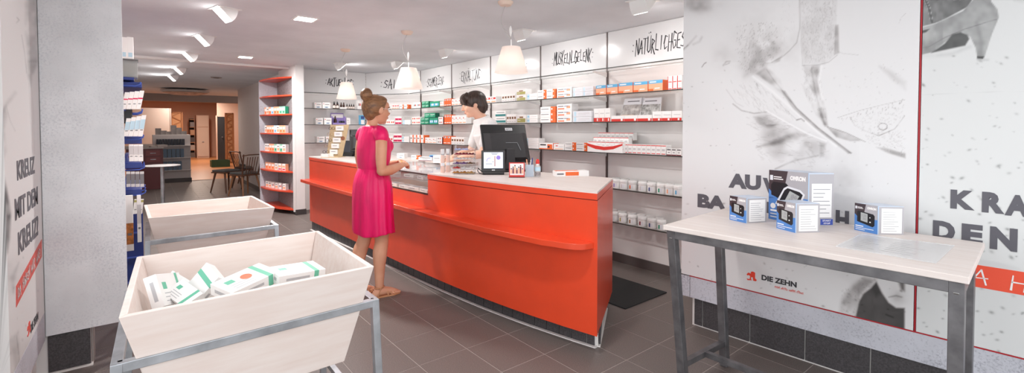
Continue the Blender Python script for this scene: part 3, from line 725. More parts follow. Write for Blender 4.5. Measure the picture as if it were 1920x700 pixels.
# plinth: dark tiles with pale joints, standing back under the body
def rec(x): return .012+.10*(x-XL)/(XR-XL)
n = 60; st = [XL+.04+(XR-.075-XL-.04)*i/n for i in range(n+1)]
part(ct, 'plinth', MB().prism([(x, fy(x)+rec(x)+.006) for x in st] + [(-2.31, 2.76), (-2.9, 2.66), (-4.0, 2.58), (-4.9, 2.60), (XL+.06, 2.70)], 0, .12), WGROUT, world=True, smooth=30)
x = XL+.05
while x < XR-.12:
    xe = min(x+.100, XR-.092)
    a = Vector((x, fy(x)+rec(x)+.006, 0)); b = Vector((xe-.006, fy(xe-.006)+rec(xe)+.006, 0)); nrm = Vector((b.y-a.y, -(b.x-a.x), 0)).normalized()
    part(ct, 'plinth_tile', MB().prism([tuple(p.xy) for p in (a, b, b+nrm*.009, a+nrm*.009)][::-1], .004, .118), WTILE, world=True); x = xe
e0 = Vector((XR-.088, fy(XR)+rec(XR)+.012, 0)); e1 = Vector((-2.30, 2.755, 0)); dv = (e1-e0); L = dv.length; dv.normalize(); nn = Vector((dv.y, -dv.x, 0))
for k in range(6):
    a = e0+dv*(k*L/6); b = e0+dv*((k+1)*L/6-.005); part(ct, 'plinth_tile', MB().prism([tuple(p.xy) for p in (a, b, b+nn*.009, a+nn*.009)][::-1], .004, .118), WTILE, world=True)
# white edge strip on the floor along the plinth
pg = [(x, fy(x)+rec(x)-.004) for x in st] + [(x, fy(x)+rec(x)-.026) for x in st[::-1]]
part(ct, 'floor_strip', MB().prism(pg[::-1], 0, .006), WGROUT, world=True)
a = Vector((XR-.072, fy(XR)+rec(XR)-.012, 0)); b = Vector((-2.265, 2.765, 0)); part(ct, 'floor_strip', MB().bar(a+Vector((0, 0, .003)), b+Vector((0, 0, .003)), .022, .006), WGROUT, world=True)
# ledge with a rounded right end
LED = [(-6.67, .105), (-6.2, .11), (-5, .115), (-4, .10), (-3, .11), (-2.3, .135), (-1.98, .14)]
xs = [-6.67+(4.57)*i/50 for i in range(51)]
out = [(x, fy(max(x, XL))-interp(LED, x)) for x in xs] + [(-2.02, 1.965), (-1.95, 1.985), (-1.895, 2.012), (-1.865, 2.042), (-1.85, 2.075), (-1.845, 2.13)]
inn = [(x, fy(x)+.004) for x in xs[::-1] if x > XL]
part(ct, 'ledge', MB().prism(out + inn + [(XL-.05, 1.81)], .652, .690), RED, world=True, smooth=30, bevel=.003, label='narrow red bag ledge running along the counter front')
# glazed display bay in the middle
DARKFR = M('bay_frame', (70, 44, 40), .4)
bay = MB(); bay.prism([(XD0, fy(XD0)+.02), (XD1, fy(XD1)+.02), (XD1, by(XD1)-.02), (XD0, by(XD0)-.02)], .81, .815); part(ct, 'bay_floor', bay, M('bay_wood', (214, 164, 126), .5), world=True)
part(ct, 'bay_back', MB().prism([(XD0, by(XD0)-.05), (XD1, by(XD1)-.05), (XD1, by(XD1)-.02), (XD0, by(XD0)-.02)], .815, .985), RED, world=True)
part(ct, 'bay_shelf', MB().prism([(XD0, fy(XD0)+.12), (XD1, fy(XD1)+.12), (XD1, by(XD1)-.05), (XD0, by(XD0)-.05)], .890, .896), GL, world=True)
for z0, z1 in ((.812, .824), (.978, .990)):
    part(ct, 'bay_frame', MB().bar((XD0, fy(XD0)+.004, (z0+z1)/2), (XD1, fy(XD1)+.004, (z0+z1)/2), .012, z1-z0), DARKFR, world=True)
part(ct, 'glass_front', MB().bar((XD0, fy(XD0)+.006, .902), (XD1, fy(XD1)+.006, .902), .006, .155), M('pane', (210, 214, 214), .04, alpha=.14), world=True)
part(ct, 'glass_top', MB().prism([(XD0, fy(XD0)), (XD1, fy(XD1)), (XD1, by(XD1)), (XD0, by(XD0))], .990, 1.0), M('top_pane', (232, 232, 232), .06, alpha=.55), world=True)
# raised board at the rear of the counter
bk = MB(); pts = [(-4.9+1.0*i/10) for i in range(11)]
bk.prism([(x, by(x)-.16) for x in pts] + [(x, by(x)+.06) for x in pts[::-1]], 1.0, 1.035); part(ct, 'rear_board', bk, TOPPLY, world=True, bevel=.003)

# packets in the display bay
PK = [M('packet_white', (236, 230, 226), .4), GREYP]
pk = MB().cbox((0, 0, .014), (.17, .09, .028)); pk.mat(1).cbox((-.02, -.0455, .014), (.09, .001, .006)); pk.mat(1).cbox((.0, 0, .0285), (.10, .02, .001)); pkm = pk.mesh('packet', PK)
for i, (u, z, rz) in enumerate([(.12, .815, .1), (.34, .815, -.2), (.56, .815, .15), (.80, .815, 0), (.98, .815, .2), (1.18, .815, -.1), (.2, .896, 0), (.62, .896, .1), (.86, .896, -.15), (1.12, .896, .1)]):
    x = XD0+u; solo('packet', 'flat white packet lying in the glazed counter bay beside the woman', 'packet', pkm, None, (x, fy(x)+(.09 if z < .85 else .24), z), rz, 'packets in the counter display bay')

# ================================================================== WOODEN BINS ON STEEL FRAMES
def bin_(corn, ztop, zbot, ins, barz, barpts, label, group):
    """corn: four top outer corners FL, FR, BR, BL; ins: how far the walls taper in"""
    c = [Vector((p[0], p[1], 0)) for p in corn]; cen = sum(c, Vector())/4
    t = thing('wooden_bin', label, 'bin', (cen.x, cen.y, 0), 0, group)
    th = .020
    def corner(i, z, inset):
        k = (ztop-z)/(ztop-zbot); a = c[i]; n1 = (c[(i+1) % 4]-a).normalized(); n2 = (c[(i+3) % 4]-a).normalized()
        return a + (n1+n2)*(ins*k+inset) + Vector((0, 0, z))
    names = ('front', 'right', 'rear', 'left')
    for i in range(4):
        j = (i+1) % 4; mb = MB()
        vs = [corner(i, zbot, 0), corner(j, zbot, 0), corner(j, ztop, 0), corner(i, ztop, 0), corner(i, zbot, th), corner(j, zbot, th), corner(j, ztop, th), corner(i, ztop, th)]
        mb.add(vs, [(0, 1, 2, 3), (5, 4, 7, 6), (3, 2, 6, 7), (1, 0, 4, 5), (1, 5, 6, 2), (0, 3, 7, 4)])
        part(t, 'side_board', mb, PLY, world=True, bevel=.003)
    zf = zbot+.012
    part(t, 'bottom_board', MB().add([corner(i, zf, .004) for i in range(4)] + [corner(i, zbot+.004, .004) for i in range(4)], [(0, 1, 2, 3), (7, 6, 5, 4), (0, 4, 5, 1), (1, 5, 6, 2), (2, 6, 7, 3), (3, 7, 4, 0)]), PLY, world=True)
    # steel cradle: rails round the bin, legs at the corners, lower rails
    q = [Vector((p[0], p[1], barz)) for p in barpts]
    for i in range(4): part(t, 'rail', MB().bar(q[i], q[(i+1) % 4], .030, .030), STEEL, world=True, bevel=.002)
    cq = sum(q, Vector())/4
    for i in range(4):
        d = (q[i]-cq); d.z = 0; foot = q[i]+d*.05; foot.z = .0
        part(t, 'leg', MB().bar(q[i]+Vector((0, 0, .014)), foot, .030, .030), STEEL, world=True, bevel=.002)
    for i in (1, 3):
        a, b = q[i]*1, q[(i+1) % 4]*1; d1 = (a-cq)*.04; d2 = (b-cq)*.04; a = a+d1; b = b+d2; a.z = b.z = .12
        part(t, 'lower_rail', MB().bar(a, b, .026, .026), STEEL, world=True)
    return t, corner
B1 = [(-1.783, -.055), (-1.800, .737), (-2.625, .760), (-2.585, -.015)]
zb1 = .655
f1 = on_z(219, 690, zb1); f2 = on_z(702, 567, zb1)
bp = [(f1.x, f1.y), (f2.x, f2.y), (f2.x-.77, f2.y+.005), (f1.x-.77, f1.y+.02)]
bin1, corner1 = bin_(B1, .82, .42, .095, zb1, bp, 'near pale plywood bin on steel legs, holding white cartons', 'plywood bins on steel legs')
B2 = [(-3.984, .041), (-3.92, .813), (-4.73, .794), (-4.70, .024)]
zb2 = .635
g1 = on_z(277, 456, zb2); g2 = on_z(518, 425, zb2)
bp2 = [(g1.x, g1.y), (g2.x, g2.y), (g2.x-.77, g2.y+.005), (g1.x-.77, g1.y+.01)]
bin2, corner2 = bin_(B2, .77, .38, .085, zb2, bp2, 'further pale plywood bin on steel legs, empty, next to the hook rack', 'plywood bins on steel legs')
# white medicine cartons thrown into the near bin
GREEN = M('print_green', (110, 190, 160), .5); ORSP = M('print_orange', (232, 120, 84), .5)
def med_mesh(w, d, h, kind):
    mb = MB().cbox((0, 0, 0), (w, d, h))
    mb.mat(1).cbox((w*.30, 0, h/2), (w*.10, d*1.001, .0006)); mb.cbox((w*.30, -d/2, 0), (w*.10, .0006, h*1.001))
    mb.cbox((-w*.28, d*.12, h/2), (w*.16, d*.22, .0006))
    if kind: mb.mat(2).lathe([(d*.17, 0), (d*.17, .0006)], (w*.02, d*.05, h/2), 14)
    mb.mat(3)
    for k in range(3): mb.cbox((-w*.15, -d*(.12+.12*k), h/2), (w*.4, d*.03, .0005))
    mb.cbox((-w*.1, -d/2, 0), (w*.5, .0005, h*.25)); mb.cbox((-w/2, 0, 0), (.0005, d*.6, h*.3))
    return mb.mesh('carton', [CARD, GREEN, ORSP, M('soft_grey_print', (186, 184, 186), .5)])
mA, mB_ = med_mesh(.20, .125, .045, 1), med_mesh(.19, .12, .04, 0)
mC = med_mesh(.12, .075, .035, 0)
def loose(mesh, px, py, z, rot, label):
    p = on_z(px, py, z); o = solo('medicine_carton', label, 'carton', mesh, None, p, 0, 'white and green cartons in the near bin'); o.rotation_euler = rot; return o
loose(mB_, 556, 512, .775, (RAD(6), RAD(4), RAD(100)), 'white carton with green band lying flat near the right end of the bin')
loose(mA, 462, 530, .775, (RAD(8), RAD(-8), RAD(115)), 'white carton with orange spot and green band in the middle of the bin')
loose(mB_, 312, 545, .765, (RAD(70), RAD(15), RAD(155)), 'white carton standing on edge at the left end of the bin')
loose(mC, 336, 540, .745, (RAD(55), RAD(35), RAD(60)), 'small white and green carton wedged beside the upright one')
loose(mB_, 372, 548, .735, (RAD(30), RAD(-50), RAD(80)), 'white carton tipped up with a green corner showing')
loose(mC, 345, 555, .745, (RAD(25), RAD(20), RAD(30)), 'small carton lying tilted on top of the heap')
# fill of cartons below, resting on the bin floor
a = corner1(0, .45, .03); b = corner1(1, .45, .03); c = corner1(3, .45, .03); k = 0
for lay in range(4):
    for i in range(3):
        for j in range(3 if lay < 3 else 2):
            u, v = .5+(i-1)*.31, .5+(j-1)*.28
            p = a+(b-a)*u+(c-a)*v; p.z = .4325+.022+lay*.046
            solo('medicine_carton', 'white carton in the lower layers of the near bin', 'carton', mB_, None, p, RAD(90), 'cartons buried in the near bin')

# ================================================================== HIGH TABLE ON THE RIGHT
TZ = .87
tb = thing('display_table', 'high narrow table with pale wooden top and dark welded steel frame', 'table', (-.82, 2.5, 0))
top = [(-1.385, 2.150), (-.232, 2.203), (-.262, 2.925), (-1.43, 2.945)]
part(tb, 'table_top', MB().prism(top, TZ-.026, TZ), TOPPLY, world=True, bevel=.003)
W = .042
legs = {'fl': ((-1.352, 2.185), (-1.30, 2.225)), 'fr': ((-.265, 2.232), (-.262, 2.235)), 'br': ((-.285, 2.66), (-.285, 2.66)), 'bl': ((-1.345, 2.665), (-1.28, 2.63))}
L3 = {}
for k, (a, b) in legs.items():
    A = Vector((a[0], a[1], TZ-.028)); B = Vector((b[0], b[1], 0)); L3[k] = (A, B); part(tb, 'leg', MB().bar(A, B, W), RAWSTEEL, world=True, bevel=.002)
def lp(k, z): A, B = L3[k]; return B+(A-B)*(z/(TZ-.028))
zr = TZ-.026-W/2
for a, b in (('fl', 'fr'), ('fr', 'br'), ('br', 'bl'), ('bl', 'fl')):
    A, B = lp(a, zr), lp(b, zr); d = (B-A).normalized()*W*.5; part(tb, 'rail', MB().bar(A+d, B-d, W, W), RAWSTEEL, world=True, bevel=.002)
zl = .10
for a, b in (('fl', 'bl'), ('fr', 'br')):
    A, B = lp(a, .13), lp(b, .13); d = (B-A).normalized()*W*.5; part(tb, 'lower_rail', MB().bar(A+d, B-d, .03, .03), RAWSTEEL, world=True)
A = (lp('fl', .13)+lp('bl', .13))/2; B = (lp('fr', .13)+lp('br', .13))/2; part(tb, 'stretcher', MB().bar(A, B, .028, .028), RAWSTEEL, world=True)
for k in legs: part(tb, 'weld', MB().ell(lp(k, zr-.02), (.020, .024, .012), 10, 6), M('weld_steel', (150, 148, 146), .35, .9), world=True)

# blood-pressure monitor boxes
NAVY = M('box_dark', (70, 58, 62), .35); BLUEB = M('box_blue', (84, 134, 200), .35); SILV = M('box_silver', (176, 172, 176), .3); PALEB = M('box_top_blue', (176, 196, 220), .3)
DEVB = M('device_black', (34, 32, 36), .3); LCD = M('lcd', (176, 178, 176), .4); LCDG = M('lcd_grey', (196, 192, 182), .4); BTXT = M('print_blue', (64, 84, 170), .5)
BMATS = [PALEB, NAVY, BLUEB, SILV, DEVB, LCD, CARD, M('mid_grey_print', (158, 156, 160), .5), CARDP, BTXT]
def bp_box(name, label, p_l, p_m, p_r, h, big, z=TZ):
    """p_l, p_m, p_r: ground points of the left, nearest and right bottom corners"""
    a, b, c = [Vector((p[0], p[1], 0)) for p in (p_l, p_m, p_r)]
    t = thing(name, label, 'box', (b.x, b.y, z), 0, 'blood pressure monitor boxes on the high table')
    d = a+(c-b)
    mb = MB(); mb.prism([a.xy, b.xy, c.xy, d.xy], z, z+h); part(t, 'carton', mb, M('carton_grey_blue', (196, 206, 222), .3), world=True, bevel=.0015)
    F = Frame(a, b-a); w = (b-a).length; f = MB()
    def R_(m, x0, x1, y0, y1, o=.0006, dst=None):
        (dst if dst is not None else f).mat(m).prism([(x0*w, z+y0*h), (x1*w, z+y0*h), (x1*w, z+y1*h), (x0*w, z+y1*h)], 0, o, F.mat())
    R_(1, .0, 1, .42, 1); R_(2, 0, 1, 0, .45, .0008)
    f.mat(3).prism([(.36*w, z+.42*h), (w, z+.42*h), (w, z+h), (.5*w, z+h)], 0, .0007, F.mat())
    f.mat(2).prism([(.0, z+.42*h), (.22*w, z+.45*h), (.0, z+.62*h)], 0, .0008, F.mat())
    R_(2, .86, 1, .3, .5, .0009)
    if big:
        f.mat(4).prism([(.07*w, z+.50*h), (.30*w, z+.44*h), (.50*w, z+.52*h), (.56*w, z+.68*h), (.46*w, z+.76*h), (.12*w, z+.77*h), (.06*w, z+.70*h)], 0, .0010, F.mat())
        f.mat(8).prism([(.18*w, z+.33*h), (.60*w, z+.20*h), (.80*w, z+.30*h), (.93*w, z+.58*h), (.82*w, z+.66*h), (.50*w, z+.71*h), (.40*w, z+.66*h)], 0, .0012, F.mat())
        f.mat(4).prism([(.26*w, z+.36*h), (.60*w, z+.27*h), (.76*w, z+.33*h), (.88*w, z+.57*h), (.80*w, z+.62*h), (.50*w, z+.67*h), (.42*w, z+.62*h)], 0, .0014, F.mat())
        f.mat(5).prism([(.42*w, z+.40*h), (.66*w, z+.34*h), (.80*w, z+.54*h), (.56*w, z+.62*h)], 0, .0016, F.mat())
        f.mat(6).lathe([(.07*w, 0), (.07*w, .001)], F.at(.12*w, z+.28*h, .0005), 14, F.mat().to_3x3().to_4x4())
        S3 = Matrix(((.62, .2, 0, .52*w), (-.05, .9, 0, z+.385*h), (0, 0, 1, .0018), (0, 0, 0, 1))); text_fit(f.mat(7), F.mat() @ S3, '128', 0, .30*w, 0, .10*h, .02); text_fit(f, F.mat() @ S3, '86', .05*w, .30*w, .11*h, .20*h, .02)
    else:
        f.mat(4).prism([(.12*w, z+.34*h), (.80*w, z+.22*h), (.88*w, z+.28*h), (.88*w, z+.62*h), (.82*w, z+.68*h), (.18*w, z+.74*h), (.12*w, z+.70*h)], 0, .0012, F.mat())
        f.mat(5).prism([(.28*w, z+.39*h), (.58*w, z+.35*h), (.58*w, z+.66*h), (.28*w, z+.69*h)], 0, .0014, F.mat())
        text_fit(f.mat(7), F.mat(0, 0, .0015), '128', .33*w, .53*w, z+.54*h, z+.63*h, .02); text_fit(f, F.mat(0, 0, .0015), '86', .38*w, .53*w, z+.43*h, z+.52*h, .02)
        R_(6, .66, .70, .52, .56, .0015); R_(6, .66, .72, .36, .40, .0015)
    R_(8, .03, .11, .80, .90, .001)
    for k, (x1, yy) in enumerate([(.34, .86), (.38, .82)]): R_(6, .13, x1, yy, yy+.02, .001)
    for k, (x1, yy) in enumerate([(.40, .17), (.84, .11), (.46, .05)]): R_(6, .05, x1, yy, yy+(.035 if k == 0 else .02), .0011)
    text_fit(f.mat(6), F.mat(0, 0, .0012), 'OMRON', .56*w, .94*w, z+.83*h, z+.92*h, .06)
    part(t, 'front_print', f, BMATS, world=True)
    G = Frame(b, c-b); w2 = (c-b).length; g = MB()
    def Q(m, x0, x1, y0, y1, o=.0006): g.mat(m).prism([(x0*w2, z+y0*h), (x1*w2, z+y0*h), (x1*w2, z+y1*h), (x0*w2, z+y1*h)], 0, o, G.mat())
    Q(3, .02, 1, .0, .98); Q(0, .0, .04, 0, 1, .0008)
    part(t, 'side_print', g, BMATS, world=True)
    s2 = MB(); g = s2
    Q(6, .14, .92, .16 if big else .05, .80 if big else .92, .0016); n = 9 if not big else 7
    for k in range(n):
        y = (.24 if big else .12)+k*(.52 if big else .74)/n; Q(7, .2, random.uniform(.6, .88), y, y+.014, .0019)
    part(t, 'price_sticker', s2, BMATS, world=True, label='white handwritten price sticker')
    if big:
        g = MB(); Q(9, .5, .98, .02, .13, .0012); text_fit(g.mat(6), G.mat(0, 0, .0015), 'START', .58*w2, .90*w2, z+.085*h, z+.115*h, .02); text_fit(g, G.mat(0, 0, .0015), 'STOP', .62*w2, .88*w2, z+.035*h, z+.065*h, .02)
        part(t, 'button_print', g, BMATS, world=True)
    return t
def gp(px, py): v = on_z(px, py, TZ); return (v.x, v.y)
def hh(px, py, px2, py2):
    v = on_z(px, py, TZ); return z_at(px2, py2, v.x, v.y)-TZ
bp_box('monitor_box', 'large monitor box at the back of the high table with arm cuff picture', gp(1441, 410), gp(1514, 424), gp(1562, 424), hh(1514, 424, 1513, 325)*1.0, True)
bp_box('monitor_box', 'small blue and grey monitor box at the left end of the high table', gp(1368, 412), gp(1399, 419), gp(1437, 417), hh(1399, 419, 1399, 372), False)
bp_box('monitor_box', 'small monitor box standing in front of the large monitor box', gp(1456, 428), gp(1491, 437), gp(1536, 436), hh(1491, 437, 1492, 382), False)
bp_box('monitor_box', 'small monitor box standing alone on the right half of the table', gp(1602, 431), gp(1645, 440), gp(1694, 441), hh(1645, 440, 1645, 387), False)
sh = [gp(1567, 463), gp(1614, 440), gp(1790, 462), gp(1755, 495)]
ac = thing('acrylic_sheet', 'clear acrylic price sheet lying flat on the high table', 'sheet', (-.5, 2.4, TZ))
part(ac, 'sheet', MB().prism([sh[0], sh[3], sh[2], sh[1]], TZ+.0005, TZ+.004), M('sheet_clear', (240, 242, 244), .2, alpha=.38), world=True)
mb = MB(); A0, A1, A3 = Vector(sh[0]).to_3d(), Vector(sh[3]).to_3d(), Vector(sh[1]).to_3d()
for k in range(7):
    v = .15+.1*k; 
    for (u0, u1) in ((.12, .12+random.uniform(.12, .25)), (.45, .45+random.uniform(.1, .35))):
        p0 = A0+(A1-A0)*u0+(A3-A0)*v; p1 = A0+(A1-A0)*u1+(A3-A0)*v; dn = (A3-A0)*.012
        mb.add([tuple(q+Vector((0, 0, TZ+.0045))) for q in (p0, p1, p1+dn, p0+dn)], [(0, 1, 2, 3)])
part(ac, 'print_lines', mb, M('pale_print', (176, 176, 180), .5), world=True)
# floor mat behind the counter
mt = MB().prism([(-2.16, 2.86), (-2.16, 3.42), (-3.1, 3.42), (-3.1, 2.86)], .0, .010)
solo('floor_mat', 'dark grey floor mat behind the right end of the counter', 'mat', mt, M('mat_fibre', (58, 58, 58), .95, noise=(300, .4), bump=(400, .6)), (-2.6, 3.1, 0), world=True, bevel=.003)
# ================================================================== LAMPS
def area(parent, name, loc, aim, size, sizey, watt, col=(1, .982, .965)):
    ld = bpy.data.lights.new(name, 'AREA'); ld.energy = watt; ld.shape = 'RECTANGLE'; ld.size = size; ld.size_y = sizey; ld.color = col
    lo = bpy.data.objects.new(name, ld); COL.objects.link(lo); lo.parent = parent
    lo.location = MW[parent.name].inverted() @ Vector(loc)
    q = (Vector(aim)-Vector(loc)).to_track_quat('-Z', 'Y'); lo.rotation_euler = (Matrix.Rotation(-parent.rotation_euler[2], 3, 'Z') @ q.to_matrix()).to_euler()
    return lo
# left row: quarter-round wall washers hanging from the ceiling, lit face to the left
WLAB = ['nearest', 'second', 'third', 'fourth', 'farthest']
def washer(x, y, side, label, group, pw=1.0):
    """side -1: lit face towards -y, +1: towards +y"""
    t = thing('wall_washer', label, 'ceiling lamp', (x, y, ZC), RAD(14) if side < 0 else 0, group)
    w = .075
    prof = [(0, 0)] + [(side*r*math.cos(a*math.pi/16)*-1*-1, -r*math.sin(a*math.pi/16)) for a in range(0, 5)] if False else None
    # section in the y-z plane: flat back against the ceiling, slanted lit face, rounded back
    r = .145; A = (side*.075, 0.0)     # pie-slice section: lit flat, then the rounded back
    sec = [A] + [(side*(.075-r*math.cos(RAD(45-k*45/6))), -r*math.sin(RAD(45-k*45/6))) for k in range(7)]
    mx = Matrix(((0, 0, 1, 0), (1, 0, 0, 0), (0, 1, 0, 0), (0, 0, 0, 1)))
    part(t, 'housing', MB().prism(sec if side < 0 else sec[::-1], -w, w, mx), LAMPW, smooth=35)
    part(t, 'mounting_plate', MB().box(-w-.025, w+.025, -.09, .10, -.004, 0) if side > 0 else MB().box(-w-.025, w+.025, -.10, .09, -.004, 0), LAMPW)
    a = Vector((0, side*.072, -.004)); b = Vector((0, side*(.075-r*.70), -r*.70)); nrm = Vector((0, side*.1, -.1)).normalized()*.003
    mb = MB(); X = Vector((w-.012, 0, 0)); mb.add([a-X+nrm, b-X+nrm, b+X+nrm, a+X+nrm], [(0, 1, 2, 3)] if side < 0 else [(3, 2, 1, 0)]); part(t, 'light_face', mb, GLOW)
    wn = MW[t.name].to_3x3() @ nrm; c_ = MW[t.name] @ ((a+b)/2+nrm*1.6); area(t, 'washer_light', c_, c_+wn*100 if side < 0 else Vector((x, 3.85, 0.2)), .13, .12, pw*(WASH_L if side < 0 else WASH_R))
    return t
for k, (x, y) in enumerate([(-4.59, .59), (-6.07, .58), (-7.59, .56), (-9.52, .555), (-10.96, .53)]):
    washer(x, y, -1, 'white wedge-shaped ceiling washer with lit left face, %s of the left row' % WLAB[k], 'left row of ceiling washers', (1, 1.3, 3, 8, 12)[k])
for k, (x, y) in enumerate([(-2.21, 3.12), (-3.66, 3.11), (-5.16, 3.09), (-6.58, 3.08), (-7.25, 2.45)]):
    washer(x, y, 1, 'white wedge-shaped ceiling washer in front of the shelf wall, %s of its row' % WLAB[k], 'shelf row of ceiling washers')
for x, y, lb in ((-4.51, 1.207, 'near square recessed downlight in the ceiling'), (-7.44, 1.19, 'far square recessed downlight before the ceiling trim'), (-1.6, 1.2, 'square recessed downlight added out of view above the near floor')):  # third one continues the row out of view, added for more even light
    t = thing('downlight', lb, 'ceiling lamp', (x, y, ZC), 0, 'square recessed downlights')
    fr = MB()
    for a, b, c, d in ((-.10, .10, -.10, -.08), (-.10, .10, .08, .10), (-.10, -.08, -.08, .08), (.08, .10, -.08, .08)): fr.box(a, b, c, d, -.008, 0)
    part(t, 'frame', fr, LAMPW); part(t, 'diffuser', MB().box(-.08, .08, -.08, .08, -.004, 0), GLOW)
    area(t, 'downlight_lamp', (x, y, ZC-.006), (x, y, 0), .15, .15, DOWN_W if x < -2 else DOWN_W*.32)
# pendant lamps over the counter
SHADE = bpy.data.materials.new('lampshade'); SHADE.use_nodes = True; nt = SHADE.node_tree; nt.nodes.clear()
out_ = nt.nodes.new('ShaderNodeOutputMaterial'); d_ = nt.nodes.new('ShaderNodeBsdfDiffuse'); t_ = nt.nodes.new('ShaderNodeBsdfTranslucent'); mx_ = nt.nodes.new('ShaderNodeMixShader')
d_.inputs[0].default_value = rgb((246, 238, 234)); t_.inputs[0].default_value = rgb((250, 236, 228)); mx_.inputs[0].default_value = .45
nt.links.new(d_.outputs[0], mx_.inputs[1]); nt.links.new(t_.outputs[0], mx_.inputs[2]); nt.links.new(mx_.outputs[0], out_.inputs[0])
CANO = M('canopy_cream', (232, 208, 192), .5); CORD = M('cord_grey', (190, 186, 184), .5)
def pendant(x, y, z1, z0, r, dx, label):
    t = thing('pendant_lamp', label, 'pendant lamp', (x, y, ZC), 0, 'pendant lamps over the counter')
    part(t, 'canopy', MB().lathe([(.01, -.035), (.045, -.03), (.06, -.012), (.062, 0)], (0, 0, 0), 20), CANO, smooth=40)
    sx, sy = dx*CAM_R.x, dx*CAM_R.y; zt, zb = z1-ZC, z0-ZC
    pts = []
    for i in range(13):
        u = i/12; z = -.03+(zt+.07+.03)*u; k = math.sin(u*math.pi)*(-.055)+u*dx
        pts.append((k*CAM_R.x, k*CAM_R.y, z))
    part(t, 'cord', MB().tube(pts, .0032, 6), CORD, smooth=60)
    part(t, 'counterweight', MB().lathe([(.003, .055), (.012, .03), (.012, -.0), (.004, -.03)], (sx*.9, sy*.9, zt+.115), 10), LAMPW, smooth=50)
    part(t, 'shade', MB().lathe([(r, zb), (r*.55, zt)], (sx, sy, 0), 40, cap=False), SHADE, smooth=40)
    part(t, 'stem', MB().tube([(sx, sy, zt+.06), (sx, sy, zt-.05)], .005, 8), LAMPW)
    part(t, 'bulb', MB().ell((sx, sy, zt-.09), (.03, .03, .042), 14, 8), M('bulb_glow', (255, 240, 228), .5, emit=1.5), smooth=60)
    ld = bpy.data.lights.new('bulb_light', 'POINT'); ld.energy = PEND_W; ld.shadow_soft_size = .035; ld.color = (1, .86, .76)
    lo = bpy.data.objects.new('bulb_light', ld); COL.objects.link(lo); lo.parent = t; lo.location = (sx, sy, zt-.15)
pendant(-2.91, 2.29, 2.030, 1.826, .134, .045, 'nearest white conical pendant lamp, above the computer monitor')
pendant(-4.44, 2.19, 2.010, 1.795, .145, .015, 'middle white conical pendant lamp, right of the woman\'s head')
pendant(-5.93, 2.07, 1.968, 1.757, .125, .01, 'farthest conical pendant lamp, glowing pinkish before the AKTUELLES panel')
# ceiling disc and vent in the passage
t = thing('ceiling_disc', 'flat oval ceiling disc with patterned pinkish underside in the far passage', 'ceiling lamp', (-14.4, .95, ZC))
part(t, 'rim', MB().rings([(0, 0, -.10, .42, .47), (0, 0, -.06, .47, .53), (0, 0, -.04, .45, .51)], 40), M('disc_grey', (206, 200, 198), .5), smooth=40)
part(t, 'underside', MB().rings([(0, 0, -.15, .26, .30), (0, 0, -.10, .43, .48)], 40), M('disc_pink', (226, 190, 172), .5, noise=(9, .5), c2=(176, 136, 120)), smooth=40)
part(t, 'stem', MB().tube([(0, 0, -.05), (0, 0, 0)], .03, 10), LAMPW)
area(t, 'added_disc_light', (-14.4, .95, ZC-.155), (-14.4, .95, 0), .3, .4, 9.0, (1, .9, .82))  # light added under the disc to brighten the passage
t = thing('ceiling_vent', 'small round dark ceiling vent in the passage', 'vent', (-10.77, 1.21, ZC))
part(t, 'ring', MB().lathe([(.02, -.014), (.09, -.012), (.10, 0)], (0, 0, 0), 20), M('vent_grey', (150, 140, 136), .5), smooth=40); part(t, 'core', MB().lathe([(.05, -.018), (.055, -.012)], (0, 0, 0), 16), BLACK2)
# ================================================================== GOODS ON THE SHELVES
PC = {'w': CARD, 'p': CARDP, 'g': GREYP, 'o': M('p_orange', (238, 108, 50), .45), 'r': M('p_red', (214, 52, 44), .45), 'lo': M('p_peach', (246, 176, 140), .45), 'b': M('p_blue', (96, 172, 214), .45), 'lb': M('p_paleblue', (190, 218, 232), .45),
      'gr': M('p_green', (40, 150, 112), .45), 'dg': M('p_darkgreen', (24, 106, 84), .45), 'pk': M('p_magenta', (222, 40, 96), .45), 'k': M('p_black', (56, 48, 50), .45), 'br': M('p_brown', (150, 104, 62), .45), 'ol': M('p_olive', (176, 168, 96), .45),
      'te': M('p_teal', (52, 128, 128), .45), 'pu': M('p_purple', (150, 132, 190), .45), 'nv': M('p_navy', (60, 74, 130), .45), 'mint': M('p_mint', (150, 206, 180), .45), 'lg': M('p_lightgrey', (206, 202, 202), .45), 'wd': M('p_wine', (120, 30, 44), .45)}
